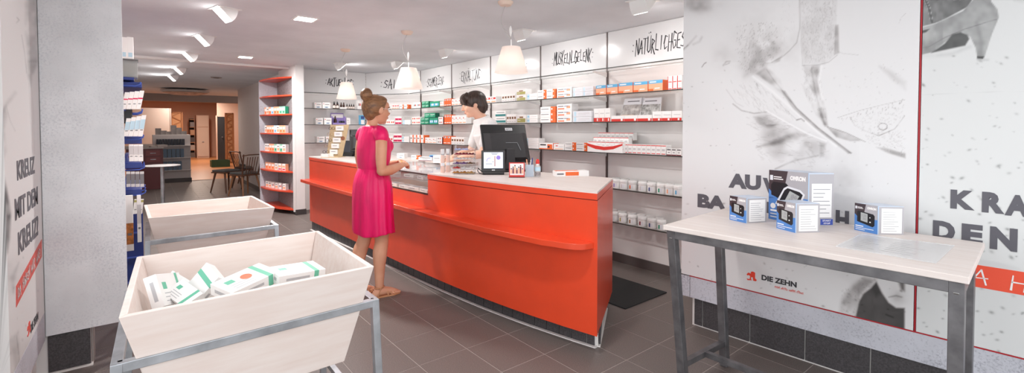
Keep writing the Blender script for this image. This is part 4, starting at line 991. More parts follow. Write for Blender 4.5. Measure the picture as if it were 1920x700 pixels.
# style: body, prints (colour, x0, x1, y0, y1) on the front, colour of the right side
STY = {
 'white': ('w', [('g', .1, .6, .6, .66), ('lg', .1, .8, .35, .4)], None),
 'bluemark': ('w', [('lb', .25, .75, .12, .30), ('nv', .35, .65, .16, .26), ('r', .1, .2, .7, .8), ('g', .3, .85, .62, .70)], None),
 'orange_blue': ('lo', [('b', 0, 1, .70, 1), ('w', .1, .55, .80, .90), ('o', 0, .35, .0, .22), ('w', .45, .8, .2, .3)], 'o'),
 'whitered': ('w', [('r', 0, .14, 0, 1), ('r', .2, .9, .10, .22), ('lg', .25, .8, .5, .56)], None),
 'pale': ('p', [('lb', .06, .18, .1, .9), ('lg', .3, .9, .55, .62), ('lg', .3, .7, .3, .36)], None),
 'swoosh': ('w', [('o', .06, .5, .14, .32), ('g', .08, .45, .58, .72), ('lo', .66, .9, .3, .7), ('nv', .50, .8, .62, .70)], None),
 'orangeend': ('w', [('g', .05, .55, .5, .62), ('o', .68, 1, 0, 1), ('w', .72, .80, .4, .7)], 'o'),
 'lightblue': ('w', [('lb', .02, .25, .1, .9), ('b', .05, .2, .5, .62), ('lg', .35, .9, .5, .56)], None),
 'yellowgreen': ('w', [('ol', .05, .95, .08, .55), ('br', .3, .7, .6, .78), ('w', .1, .4, .3, .36)], None),
 'brownmark': ('w', [('br', .15, .85, .45, .72), ('k', .3, .6, .52, .64), ('lg', .15, .85, .15, .25)], None),
 'redpattern': ('w', [('r', .08, .92, .55, .85), ('w', .2, .5, .62, .78), ('lo', .1, .9, .1, .3)], None),
 'orange': ('o', [('w', .1, .9, .12, .20), ('w', .2, .8, .75, .92), ('nv', .3, .55, .78, .9)], None),
 'green': ('gr', [('w', .1, .9, .62, .72), ('dg', 0, 1, 0, .16), ('mint', .15, .6, .3, .42)], 'dg'),
 'greenblue': ('gr', [('b', .08, .92, .2, .66), ('w', .2, .4, .3, .6), ('w', .6, .8, .3, .6)], 'dg'),
 'pinkband': ('w', [('pk', .0, 1, .12, .62), ('wd', .15, .85, .24, .36)], None),
 'pinkish': ('w', [('lo', .1, .9, .1, .22), ('r', .2, .4, .6, .75), ('lg', .5, .9, .5, .58)], None),
 'dots': ('w', [('o', .15, .42, .35, .7), ('r', .58, .85, .35, .7)], None),
 'dotsdark': ('w', [('k', .2, .45, .4, .65), ('r', .55, .8, .4, .65), ('w', .3, .35, .5, .55)], 'wd'),
 'redbase': ('w', [('r', 0, 1, 0, .30), ('w', .62, .8, .06, .26), ('lg', .2, .9, .6, .66)], None),
 'redflat': ('w', [('r', 0, 1, 0, .45), ('w', .75, .9, .1, .5)], None),
 'teal': ('w', [('te', .0, 1, .12, .48), ('g', .1, .9, .7, .80)], None),
 'blackcap': ('w', [('k', .1, .9, .78, .92), ('wd', 0, 1, .0, .14), ('g', .3, .7, .4, .5)], None),
 'redtick': ('w', [('r', .0, 1, .88, .96), ('r', .1, .9, .06, .14), ('lg', .2, .8, .4, .6)], None),
 'orangecard': ('w', [('o', 0, 1, 0, .14), ('o', .60, .95, .1, .8), ('k', .08, .5, .6, .8), ('k', .64, .76, .25, .55)], 'o'),
 'peach': ('lo', [('w', .15, .85, .5, .8), ('o', .3, .7, .15, .4)], 'lg'), 'mintbox': ('mint', [('w', .15, .85, .5, .8), ('gr', .3, .7, .15, .4)], 'gr'), 'creambox': ('w', [('lo', .15, .85, .15, .5), ('g', .2, .7, .65, .78)], 'lg'), 'bluebox': ('lb', [('w', .15, .85, .5, .8), ('b', .3, .7, .15, .4)], 'lg'), 'pinkbox': ('w', [('pk', .1, .9, .1, .3), ('lo', .1, .9, .45, .75)], 'lo'),
 'babyblue': ('b', [('nv', .1, .9, .6, .9), ('w', .1, .9, .05, .5)], None),
}
_cm = {}
def carton(style, w, h, d):
    key = (style, round(w, 3), round(h, 3), round(d, 3))
    if key in _cm: return _cm[key]
    body, pr, side = STY[style]; keys = [body]
    mb = MB().box(-w/2, w/2, 0, d, 0, h)
    def mi(k):
        if k not in keys: keys.append(k)
        return keys.index(k)
    for q_, (c, x0, x1, y0, y1) in enumerate(pr):
        mb.mat(mi(c)).box(-w/2+x0*w, -w/2+x1*w, -.0005*(q_+1), .0, y0*h, y1*h)
    if side: mb.mat(mi(side)).box(w/2, w/2+.0006, 0, d, 0, h)
    mb.mat(mi('lg')).box(-w/2, w/2, d*.48, d*.5, h, h+.0004)
    _cm[key] = mb.mesh('carton', [PC[k] for k in keys]); return _cm[key]
FAs = Frame((-7.19, 3.58), (1, 0)); FBs = Frame((-7.98, 3.10), (.79, .48)); FCs = Frame((-7.98, 2.08), (0, 1))
def prow(F, z, x0, x1, ytop, style, nx=1, ny=1, label='', group=None, off=.022, dep=.09, gap=.003, name='product_carton', zb=0.0):
    s0 = F.hit(x0, 241, -off)[0]; s1 = F.hit(x1, 241, -off)[0]; pm = F.at((s0+s1)/2, 0, -off)
    h = max(.02, (z_at(0, ytop, pm.x, pm.y)-z-zb-.001)/ny); w = (s1-s0)/nx
    me = carton(style, max(w-gap, .012), h-.0015, dep)
    for i in range(nx):
        for j in range(ny):
            p = F.at(s0+(i+.5)*w, z+.0005+zb+j*h, -off)
            solo(name, label, 'carton', me, None, p, F.rz, group or label)
z2, z3, z4, z5, z6 = SHZ[1:]
# --- second level, long wall
prow(FAs, z2, 1251, 1278, 142, 'whitered', 3, 2, 'white carton with red edge, right end of the second shelf')
for k, (a, b, t) in enumerate([(1117, 1136, 160), (1137, 1158, 158), (1159, 1186, 155), (1187, 1214, 153), (1215, 1242, 150)]):
    prow(FAs, z2, a, b, t, 'orange_blue', 1, 1, 'orange and sky-blue carton on the second shelf, ' + ['leftmost', 'second', 'middle', 'fourth', 'rightmost'][k] + ' of five', 'orange and sky-blue cartons', dep=.13)
prow(FAs, z2, 1074, 1112, 163, 'pale', 2, 2, 'pale translucent-looking carton left of the orange and blue row', dep=.1)
prow(FAs, z2, 1044, 1072, 164, 'swoosh', 1, 2, 'white carton with orange swoosh on the second shelf', dep=.1)
prow(FAs, z2, 1008, 1042, 168, 'orangeend', 2, 2, 'white carton with orange end, second shelf below MUSKELN_GELENK', dep=.1)
prow(FAs, z2, 988, 1007, 175, 'lightblue', 1, 1, 'white and light blue carton on the second shelf')
prow(FAs, z2, 968, 986, 167, 'yellowgreen', 1, 2, 'olive and white carton stacked on the second shelf')
prow(FAs, z2, 941, 966, 176, 'brownmark', 5, 1, 'slim white carton with brown mark on the second shelf')
prow(FAs, z2, 911, 930, 181, 'redpattern', 2, 1, 'white carton with red pattern right of the man\'s head')
prow(FAs, z2, 847, 866, 185, 'pinkish', 3, 1, 'white and pink carton left of the man\'s hair, second shelf')
prow(FAs, z2, 833, 846, 185, 'orange', 3, 1, 'tall orange carton on the second shelf', dep=.07)
prow(FAs, z2, 825, 832, 190, 'pinkish', 1, 1, 'small white carton beside the tall orange ones')
prow(FAs, z2, 806, 824, 190, 'greenblue', 1, 1, 'green carton with blue print and lid on the second shelf', dep=.12)
prow(FAs, z2, 791, 804, 190, 'green', 2, 2, 'green and white carton stacked on the second shelf')
prow(FAs, z2, 775, 789, 192, 'dotsdark', 2, 1, 'white carton with dark dots on the second shelf')
prow(FBs, z2, 749, 766, 196, 'orangeend', 2, 1, 'white and orange carton on the second shelf by the woman\'s face')
prow(FBs, z2, 735, 748, 196, 'redpattern', 3, 1, 'tiny carton with red pattern on the second shelf by the woman\'s nose')
# --- third level
prow(FAs, z3, 1223, 1278, 208, 'redbase', 3, 1, 'white carton with red foot, right end of the third shelf', dep=.08)
prow(FAs, z3, 1146, 1222, 216, 'redflat', 3, 1, 'low white carton with red wedge in front of the books', dep=.05)
prow(FAs, z3, 1113, 1144, 203, 'redbase', 3, 1, 'upright white carton with red foot left of the books', dep=.09, off=.045)
prow(FAs, z3, 1074, 1109, 208, 'pale', 1, 2, 'pale blue-grey carton on the third shelf', dep=.1)
prow(FAs, z3, 1044, 1072, 195, 'swoosh', 1, 3, 'white carton with orange swoosh in the three-high stack', dep=.1)
prow(FAs, z3, 1013, 1042, 200, 'orangeend', 1, 3, 'white carton with orange end in the three-high stack', dep=.1)
prow(FAs, z3, 988, 1008, 215, 'lightblue', 1, 2, 'white and light blue carton on the third shelf')
prow(FAs, z3, 969, 986, 215, 'yellowgreen', 1, 1, 'olive and white carton on the third shelf')
prow(FAs, z3, 950, 968, 214, 'brownmark', 4, 1, 'slim white carton with brown mark on the third shelf')
prow(FAs, z3, 929, 948, 208, 'teal', 1, 2, 'white carton with teal stripe behind the man\'s shoulder')
prow(FAs, z3, 847, 874, 216, 'pinkish', 4, 1, 'white and pink carton on the third shelf left of the man\'s chin')
prow(FAs, z3, 833, 846, 215, 'orange', 3, 1, 'orange carton on the third shelf', dep=.08)
prow(FAs, z3, 822, 831, 219, 'dotsdark', 1, 2, 'white carton with dark dots on the third shelf')
prow(FAs, z3, 805, 821, 221, 'greenblue', 2, 1, 'green carton with blue print on the third shelf', dep=.1)
prow(FAs, z3, 789, 804, 221, 'green', 2, 2, 'green carton in the stack on the third shelf', dep=.1)
prow(FAs, z3, 796, 816, 212, 'green', 2, 1, 'green carton on top of the third shelf stack', dep=.08, zb=.105, off=.05)
prow(FAs, z3, 772, 788, 219, 'dots', 2, 2, 'white carton with orange dots, corner of the third shelf')
prow(FBs, z3, 755, 770, 225, 'lightblue', 1, 2, 'light blue and white carton on the third shelf by the woman\'s throat')
prow(FBs, z3, 741, 753, 219, 'pinkband', 2, 2, 'white carton with magenta band on the third shelf')
prow(FBs, z3, 724, 740, 225, 'dots', 2, 1, 'white carton with orange dots by the woman\'s chin')
# --- fourth level
prow(FAs, z4, 1250, 1278, 279, 'blackcap', 3, 1, 'white carton with black top stripe, right end of the fourth shelf')
prow(FAs, z4, 1169, 1249, 271, 'redtick', 9, 1, 'slim white carton with red ticks in the long row on the fourth shelf')
prow(FAs, z4, 1059, 1103, 267, 'orangeend', 2, 2, 'white and orange carton on the fourth shelf left of the red tray', dep=.08)
prow(FAs, z4, 1038, 1058, 270, 'pinkish', 1, 1, 'white carton with pink print on the fourth shelf')
prow(FAs, z4, 1011, 1037, 268, 'orangecard', 1, 1, 'white and orange carton with black print beside the monitor')
prow(FAs, z4, 984, 1010, 259, 'lightblue', 1, 4, 'flat white carton in the four-high stack behind the monitor', dep=.1)
prow(FAs, z4, 846, 870, 257, 'brownmark', 5, 1, 'slim white carton with brown mark on the fourth shelf')
prow(FAs, z4, 831, 845, 255, 'orange', 2, 1, 'orange carton with blue ring on the fourth shelf')
prow(FAs, z4, 819, 829, 257, 'dotsdark', 1, 2, 'white carton with dark dots on the fourth shelf')
prow(FAs, z4, 797, 818, 258, 'pinkish', 3, 1, 'white carton with pink print left of the dotted ones, fourth shelf')
prow(FAs, z4, 769, 796, 253, 'orangeend', 4, 1, 'upright white and orange carton on the fourth shelf')
prow(FBs, z4, 754, 767, 256, 'lightblue', 1, 2, 'light blue and white carton on the fourth shelf')
prow(FBs, z4, 738, 753, 251, 'pinkband', 2, 2, 'white carton with magenta band on the fourth shelf')
prow(FBs, z4, 728, 737, 256, 'dots', 1, 1, 'white carton with orange dots on the fourth shelf by the woman')
# --- short run on the left
prow(FCs, z2, 590, 604, 192, 'bluemark', 1, 1, 'white carton with blue mark, far left of the second shelf', 'white cartons with blue mark', dep=.14)
prow(FCs, z2, 605, 620, 192, 'bluemark', 1, 1, 'second white carton with blue mark on the second shelf', 'white cartons with blue mark', dep=.14)
prow(FCs, z3, 592, 606, 221, 'bluemark', 1, 1, 'white carton with blue mark, far left of the third shelf', 'white cartons with blue mark', dep=.14)
prow(FCs, z3, 608, 622, 221, 'bluemark', 1, 1, 'second white carton with blue mark on the third shelf', 'white cartons with blue mark', dep=.14)
prow(FCs, z4, 594, 609, 256, 'bluemark', 1, 1, 'white carton with blue mark, far left of the fourth shelf', 'white cartons with blue mark', dep=.14)
prow(FCs, z4, 611, 623, 256, 'bluemark', 1, 1, 'second white carton with blue mark on the fourth shelf', 'white cartons with blue mark', dep=.14)
prow(FCs, z2, 671, 678, 188, 'dotsdark', 1, 1, 'white carton left of the woman\'s bun')
prow(FCs, z3, 676, 684, 216, 'babyblue', 1, 1, 'white and blue carton behind the woman\'s nape')
prow(FCs, z3, 650, 657, 221, 'white', 1, 1, 'small white carton right of the purple display')
# dropper bottles
AMB = M('amber_glass', (70, 44, 34), .15); BLB = M('bottle_label', (226, 214, 206), .5)
def bottle(F, px, z, h, r, label, group, off=.05, capk=True):
    s = F.hit(px, 241, -off)[0]; p = F.at(s, z+.0005, -off)
    t = thing('dropper_bottle', label, 'bottle', p, 0, group)
    part(t, 'glass_body', MB().lathe([(r*.9, 0), (r, .004), (r, h*.52), (r*.45, h*.62), (r*.45, h*.66)], n=12), AMB, smooth=40)
    part(t, 'label', MB().lathe([(r*1.02, h*.10), (r*1.02, h*.46)], n=12, cap=False), BLB)
    part(t, 'dropper_cap', MB().lathe([(r*.55, h*.64), (r*.55, h*.8), (r*.3, h*.84), (r*.22, h)], n=10), BLACK, smooth=40)
for px, h, r in ((627, .125, .026), (633, .125, .026)): bottle(FCs, px, z2, h, r, 'large amber dropper bottle on the second shelf at left', 'large dropper bottles')
for px in (651, 655.5, 659.5, 663.5): bottle(FCs, px, z2, .095, .018, 'small amber dropper bottle in the row right of the carton', 'small dropper bottles')
t = thing('bottle_display', 'small white display carton with two dark bottles on the second shelf', 'display', FCs.at(FCs.hit(643, 241, -.05)[0], z2+.0005, -.05), FCs.rz)
part(t, 'tray', MB().box(-.055, .055, -.03, .06, 0, .03), CARD); part(t, 'back_card', MB().box(-.055, .055, .055, .06, 0, .15), PC['lg'])
for dx in (-.022, .022): part(t, 'bottle', MB().lathe([(.017, .03), (.017, .07), (.008, .08), (.01, .1), (.006, .115)], (dx, .015, 0), 12), AMB, smooth=40)
p = FCs.at(FCs.hit(635, 241, -.06)[0], z3+.0005, -.06)
t = thing('purple_display', 'open violet cardboard display with dropper bottle on the third shelf', 'display', p, FCs.rz)
part(t, 'back_card', MB().box(-.11, .11, .07, .078, 0, .20), PC['pu']); part(t, 'tray', MB().box(-.11, .11, -.03, .07, 0, .03), PC['pu'])
for sx in (-1, 1): part(t, 'side_card', MB().box(sx*.11-.003, sx*.11+.003, -.03, .07, 0, .14), PC['pu'])
part(t, 'top_print', MB().box(-.10, .10, .066, .07, .12, .18), CARD); part(t, 'bottle', MB().lathe([(.024, .03), (.024, .09), (.011, .10), (.012, .125), (.006, .15)], (-.05, .02, 0), 12), AMB, smooth=40)
for dx in (.03, .075): part(t, 'jar', MB().lathe([(.022, .03), (.022, .06), (.02, .065)], (dx, -.0, 0), 12), BLACK, smooth=40)
# stepped tray with red front on the fourth shelf
s0 = FAs.hit(1102, 241, .02)[0]; s1 = FAs.hit(1168, 241, .02)[0]; wv = s1-s0
t = thing('stepped_tray', 'stepped white cardboard tray with red curved front, fourth shelf', 'tray', FAs.at((s0+s1)/2, z4+.0005, .02), FAs.rz)
part(t, 'tray', MB().box(-wv/2, wv/2, 0, .25, 0, .03), CARD)
fr = MB().prism([(-wv/2, 0), (wv/2, 0), (wv/2, .09), (wv*.3, .075), (0, .065), (-wv*.3, .075), (-wv/2, .10)], 0, .004, Matrix(((1, 0, 0, 0), (0, 0, -1, 0), (0, 1, 0, 0), (0, 0, 0, 1)))); part(t, 'front_card', fr, CARD)
rd = MB().prism([(-wv/2, .06), (-wv*.25, .03), (0, .022), (wv*.25, .035), (wv/2, .075), (wv/2, .09), (wv*.25, .065), (0, .055), (-wv*.25, .065), (-wv/2, .085)], .004, .005, Matrix(((1, 0, 0, 0), (0, 0, -1, 0), (0, 1, 0, 0), (0, 0, 0, 1)))); part(t, 'red_band', rd, PC['r'])
for r in range(3):
    me = carton('redtick', wv/8-.003, .075, .06)
    for i in range(8):
        o = bpy.data.objects.new('slim_carton', me); COL.objects.link(o); o.parent = t; o.location = (-wv/2+(i+.5)*wv/8, .012+r*.075, .03+r*.045)
# books standing behind the low cartons
MAGA = M('cover_grey', (206, 200, 196), .4, noise=(22, .5, 5), c2=(120, 112, 108)); MAGB = M('cover_forest', (216, 214, 212), .4, noise=(26, .6, 6), c2=(92, 90, 84)); SAND = M('cover_sand', (214, 176, 140), .4)
for nm, xa, xb, yt, mt, lean, lb in (('a', 1160, 1196, 184, MAGA, -.22, 'pale book with landscape cover leaning left on the third shelf'), ('b', 1199, 1236, 183, MAGB, 0, 'pale book with tree cover standing on the third shelf')):
    s0 = FAs.hit(xa, 241, -.10)[0]; s1 = FAs.hit(xb, 241, -.10)[0]; pm = FAs.at((s0+s1)/2, 0, -.10); h = z_at(0, yt, pm.x, pm.y)-z3
    t = thing('book', lb, 'book', FAs.at((s0+s1)/2, z3+.001, -.10), FAs.rz)
    R2 = Matrix.Rotation(-lean*0+RAD(-8), 4, 'X') @ Matrix(((1, 0, -lean, 0), (0, 1, 0, 0), (0, 0, 1, 0), (0, 0, 0, 1)))
    wb = s1-s0
    part(t, 'cover', MB().box(-wb/2, wb/2, .0, .003, 0, h, R2), CARDP); part(t, 'pages', MB().box(-wb/2+.003, wb/2-.003, .003, .016, .003, h-.003, R2), CARD)
    part(t, 'cover_picture', MB().box(-wb/2+.004, wb/2-.004, -.001, .0, h*.05, h*.72, R2), mt); part(t, 'cover_line', MB().box(-wb*.3, wb*.3, -.001, 0, h*.84, h*.88, R2), GREYP)
    if nm == 'a': part(t, 'cover_ground', MB().box(-wb/2+.004, wb*.2, -.0016, -.001, h*.05, h*.28, R2), SAND)
# white jars on the two low shelves
JC = ['pu', 'lg', 'o', 'lg', 'nv', 'gr', 'lo', 'b', 'br', 'ol', 'wd']
_jm = {}
def jar(px, z, off, col, label, group, k=1.0):
    s = FAs.hit(px, 350, -off)[0]; p = FAs.at(s, z+.0005, -off)
    if col not in _jm:
        mb = MB().lathe([(.036, 0), (.038, .004), (.038, .062), (.035, .066)], n=18)
        lid = MB().lathe([(.041, .060), (.042, .064), (.042, .084), (.040, .088)], n=18)
        lb = MB()
        for i in range(-3, 4):
            a0, a1 = -math.pi/2+.25+i*.13, -math.pi/2+.25+(i+1)*.13
            lb.add([(.0388*math.cos(a), .0388*math.sin(a), zz) for a, zz in ((a0, .012), (a1, .012), (a1, .05), (a0, .05))], [(0, 1, 2, 3)])
        ty = MB()
        for i in range(3): a0, a1 = -math.pi/2-.2+i*.12, -math.pi/2-.2+(i+1)*.12; ty.add([(.0393*math.cos(a), .0393*math.sin(a), zz) for a, zz in ((a0, .014), (a1, .014), (a1, .048), (a0, .048))], [(0, 1, 2, 3)])
        t = thing('ointment_jar', label, 'jar', p, 0, group)
        part(t, 'jar_body', mb, CARD, smooth=40); part(t, 'lid', lid, M('lid_white', (240, 238, 236), .35), smooth=40); part(t, 'label', lb, CARDP); part(t, 'label_stripe', ty, PC[col]); _jm[col] = t
        return t
    return copy_tree(_jm[col], p, 0, label, group)
names = {'pu': 'violet', 'lg': 'grey', 'o': 'orange', 'nv': 'blue', 'gr': 'green', 'lo': 'peach', 'b': 'sky-blue', 'br': 'brown', 'ol': 'olive', 'wd': 'dark red'}
f5 = [(1156, 'pu'), (1170, 'lg'), (1186, 'o'), (1205, 'lg'), (1222, 'nv'), (1240, 'gr'), (1256, 'lo'), (1272, 'b')]
f6 = [(1152, 'pu'), (1168, 'ol'), (1186, 'br'), (1205, 'wd'), (1223, 'nv'), (1241, 'gr')]
cnt = {}
for px, c in f5:
    cnt[c] = cnt.get(c, 0)+1
    jar(px, z5, .055, c, 'white jar with %s label stripe in the front row of the upper jar shelf' % names[c], 'jars on the upper jar shelf')
for px in range(1155, 1290, 17): jar(px, z5, .16, 'lg', 'white jar in the rear row of the upper jar shelf', 'jars behind on the upper jar shelf')
for px, c in f6: jar(px, z6, .055, c, 'white jar with %s label stripe in the front row of the lower jar shelf' % names[c], 'jars on the lower jar shelf')
for px in (1150, 1167, 1185, 1203, 1221, 1238): jar(px, z6, .16, 'lg', 'white jar in the rear row of the lower jar shelf', 'jars behind on the lower jar shelf')
# ================================================================== THINGS ON THE COUNTER
CZ = 1.0
def cpt(px, py, z=CZ): return on_z(px, py, z)
TOCAM = math.atan2(-CAM_F.y, -CAM_F.x)
RZ0 = math.atan2(CAM_R.y, CAM_R.x)          # turned square to the entrance: local x to the right, local -y to the door
SCR = M('screen_dim', (196, 206, 226), .25, emit=.55); LOGOT = M('screen_purple', (130, 110, 190), .4, emit=.3); SCRD = M('screen_dark', (60, 64, 76), .2)
def xz(mb, pg, y0, y1, mx=Matrix.Identity(4)):
    """prism whose outline lies in the x-z plane"""
    return mb.prism(pg, -y1, -y0, mx @ Matrix(((1, 0, 0, 0), (0, 0, -1, 0), (0, 1, 0, 0), (0, 0, 0, 1))))
def customer_display(loc, rz, k, label, lit):
    t = thing('customer_display', label, 'display', loc, rz)
    part(t, 'foot', MB().box(-.085*k, .085*k, -.05*k, .09*k, 0, .022*k), BLACK, bevel=.004)
    tilt = Matrix.Translation((0, -.045*k, .022*k)) @ Matrix.Rotation(RAD(-14), 4, 'X')
    part(t, 'casing', MB().box(-.095*k, .095*k, 0, .035*k, 0, .175*k, tilt), BLACK, bevel=.004)
    part(t, 'screen', MB().box(-.076*k, .076*k, -.0012, .001, .030*k, .158*k, tilt), SCR if lit else SCRD)
    part(t, 'stand', MB().prism([(.02*k, .02*k), (.085*k, .02*k), (.085*k, .04*k), (.05*k, .14*k)], -.06*k, .06*k, Matrix(((0, 0, 1, 0), (1, 0, 0, 0), (0, 1, 0, 0), (0, 0, 0, 1)))), BLACK2, bevel=.003)
    if lit:
        g = MB(); mk = tilt @ Matrix(((1, 0, 0, 0), (0, 0, -1, -.0014), (0, 1, 0, 0), (0, 0, 0, 1)))
        g.lathe([(.017*k, 0), (.017*k, .0006)], (0, 0, 0), 18, mk @ Matrix.Translation((.040*k, .115*k, 0)))
        for a in range(9):
            t0, t1 = 1.2+a*.25, 1.2+(a+1)*.25
            g.add([mk @ Vector((-.03*k+r*math.cos(u)*k, .09*k+r*math.sin(u)*k, .0004)) for r, u in ((.024, t0), (.024, t1), (.019, t1), (.019, t0))], [(0, 1, 2, 3)])
        part(t, 'screen_mark', g, LOGOT)
        g = MB(); g.prism([(.008*k, .045*k), (.016*k, .045*k), (.016*k, .128*k), (.008*k, .128*k)], 0, .0006, mk); part(t, 'screen_bar', g, M('screen_tube', (176, 130, 124), .4, emit=.2))
        g = MB(); 
        for x0, x1, z in ((-.02, .04, .148), (-.012, .03, .140), (-.06, -.01, .062), (-.008, .004, .08)): g.prism([(x0*k, z*k), (x1*k, z*k), (x1*k, (z+.004)*k), (x0*k, (z+.004)*k)], 0, .0005, mk)
        part(t, 'screen_lines', g, GREYP)
        part(t, 'badge', MB().prism([(-.012*k, .012*k), (.012*k, .012*k), (.012*k, .019*k), (-.012*k, .019*k)], 0, .0006, mk), CARDP)
    cab = [(-.09*k, .02, .02), (-.12*k, 0, .05), (-.125*k, -.01, .03), (-.11*k, -.03, .012), (-.08*k, -.05, .006), (-.06*k, -.055, .005)]
    part(t, 'cable', MB().tube(cab, .004, 6), BLACK, smooth=60)
    return t
def big_monitor(loc, rz, label, w, h, tiltd, badge=True):
    t = thing('computer_monitor', label, 'monitor', loc, rz)
    part(t, 'base', MB().box(-.11, .11, -.10, .10, 0, .018), BLACK, bevel=.006)
    part(t, 'neck', MB().prism([(-.05, .018), (.05, .018), (.035, .20), (-.035, .20)], -.025, .025, Matrix(((1, 0, 0, 0), (0, 0, -1, 0), (0, 1, 0, 0), (0, 0, 0, 1)))), BLACK2, bevel=.004)
    # back of the screen towards the customers (local -y)
    T2 = Matrix.Translation((0, 0.03, .075)) @ Matrix.Rotation(RAD(tiltd), 4, 'X')
    part(t, 'casing', MB().box(-w/2, w/2, .0, .028, 0, h, T2), BLACK, bevel=.006)
    part(t, 'back_shell', MB().add([T2 @ Vector(v) for v in ((-w*.5+.012, 0, .012), (w*.5-.012, 0, .012), (w*.5-.012, 0, h-.085), (-w*.5+.012, 0, h-.085), (-w*.36, -.045, .03), (w*.36, -.045, .03), (w*.36, -.045, h-.105), (-w*.36, -.045, h-.105))], [(4, 5, 6, 7), (0, 1, 5, 4), (1, 2, 6, 5), (2, 3, 7, 6), (3, 0, 4, 7), (3, 2, 1, 0)]), BLACK2, bevel=.003)
    part(t, 'screen', MB().box(-w/2+.012, w/2-.012, .028, .0288, .012, h-.012, T2), SCR)
    hd = MB().tube([T2 @ Vector(v) for v in ((-.02, -.05, h*.46), (.09, -.05, h*.46), (.115, -.05, h*.26))], .0025, 6); part(t, 'cable_hook', hd, STEEL)
    if badge:
        part(t, 'badge', MB().box(.012, .082, -.0015, 0, h-.062, h-.036, T2), CARDP)
        bm = T2 @ Matrix(((1, 0, 0, 0), (0, 0, -1, -.0017), (0, 1, 0, 0), (0, 0, 0, 1))); part(t, 'lettering', text_fit(MB(), bm, 'APOS', .018, .076, h-.057, h-.041, .01, .0004), BLACK)
    return t
big_monitor(cpt(956, 321), RZ0+RAD(22), 'large black computer monitor seen from behind on the right counter', .44, .37, -22)
customer_display(cpt(925, 327), RZ0+RAD(3), 1.04, 'small lit customer display in front of the large monitor', True)
big_monitor(cpt(681, 294), RZ0+RAD(20), 'dark computer monitor half hidden behind the woman', .34, .30, -14, False)
customer_display(cpt(656, 293), RZ0-RAD(25), 1.12, 'dark tilted customer display at the left till', False)
# flyer holder
p = cpt(969, 333); t = thing('flyer_holder', 'acrylic holder with red-framed flyer showing people', 'flyer holder', p, RZ0)
tl = Matrix.Rotation(RAD(-8), 4, 'X')
part(t, 'acrylic_back', MB().box(-.062, .062, .004, .007, 0, .118, tl), ACRYL); part(t, 'acrylic_foot', MB().box(-.062, .062, -.02, .05, 0, .003), ACRYL)
part(t, 'flyer', MB().box(-.060, .060, .001, .0035, .004, .116, tl), PC['r']); part(t, 'flyer_photo', MB().box(-.053, .053, .0, .001, .018, .108, tl), M('flyer_photo', (236, 226, 224), .5))
g = MB()
for k in range(7):
    x = -.043+k*.0145; g.mat(0 if k % 2 else 1).box(x-.006, x+.006, -.0006, 0, .03, .03+.03+.012*(k % 3), tl); g.mat(2).box(x-.004, x+.004, -.0008, 0, .062+.012*(k % 3), .072+.012*(k % 3), tl)
part(t, 'flyer_people', g, [PC['wd'], PC['lo'], PC['k']])
p = cpt(993, 331); t = thing('pen_cup', 'clear cup with pens beside the flyer', 'pen cup', p, RZ0)
part(t, 'cup', MB().box(-.032, .032, -.03, .03, 0, .095), M('cup_blue', (196, 208, 222), .15, alpha=.75), bevel=.003)
for k, (dx, dy, c) in enumerate(((-.018, .0, 'lo'), (-.005, .01, 'k'), (.008, -.01, 'lg'), (.018, .008, 'nv'))): part(t, 'pen', MB().tube([(dx*.6, dy, .01), (dx*1.3, dy*1.2, .135+.012*(k % 2))], .0045, 8), PC[c])
p = cpt(1008, 331); t = thing('spray_bottle', 'small clear bottle with red pump cap and pale blue label', 'bottle', p, 0)
part(t, 'bottle', MB().lathe([(.022, 0), (.024, .003), (.024, .08), (.011, .094), (.011, .10)], n=16), M('bottle_clear', (224, 220, 220), .1, alpha=.7), smooth=40)
part(t, 'label', MB().lathe([(.0245, .045), (.0245, .075)], n=16, cap=False), PC['lb']); part(t, 'print', MB().lathe([(.0246, .008), (.0246, .036)], n=16, cap=False), M('speckled_print', (200, 186, 186), .5, noise=(260, .6)))
part(t, 'cap', MB().lathe([(.013, .098), (.016, .104), (.014, .128), (.006, .138)], n=14), PC['r'], smooth=40); part(t, 'collar', MB().lathe([(.014, .092), (.014, .100)], n=14), CARD)
# carton lying on the rear edge of the counter
p = cpt(1074, 331); prm = MB().box(-.135, .135, 0, .10, 0, .042); prm.mat(1).box(-.06, .05, -.0006, 0, .006, .036); prm.mat(1).box(-.135, .06, .02, .08, .042, .0426); prm.mat(2).box(-.13, -.075, -.0006, 0, .014, .026)
solo('product_carton', 'flat white and orange carton lying at the rear edge of the counter', 'carton', prm, [CARD, PC['o'], PC['g']], p, RZ0+RAD(12))
# two tall slim spray bottles
for i, px in enumerate((830, 840)):
    p = cpt(px, 324-i*1); t = thing('spray_bottle', ('left' if i == 0 else 'right') + ' slim clear pump bottle beside the sachet stand', 'bottle', p, 0, 'slim pump bottles')
    part(t, 'bottle', MB().lathe([(.017, 0), (.018, .003), (.018, .145), (.013, .152)], n=14), M('liquid_pink', (240, 206, 192), .1, alpha=.8), smooth=40)
    part(t, 'pump', MB().lathe([(.013, .150), (.013, .162), (.008, .165), (.008, .178)], n=12), STEEL, smooth=40); part(t, 'cap', MB().lathe([(.0155, .160), (.0155, .200), (.014, .203)], n=14), M('cap_clear', (240, 238, 238), .15, alpha=.75), smooth=40)
    part(t, 'label', MB().lathe([(.0184, .06), (.0184, .085)], n=14, cap=False), CARDP)
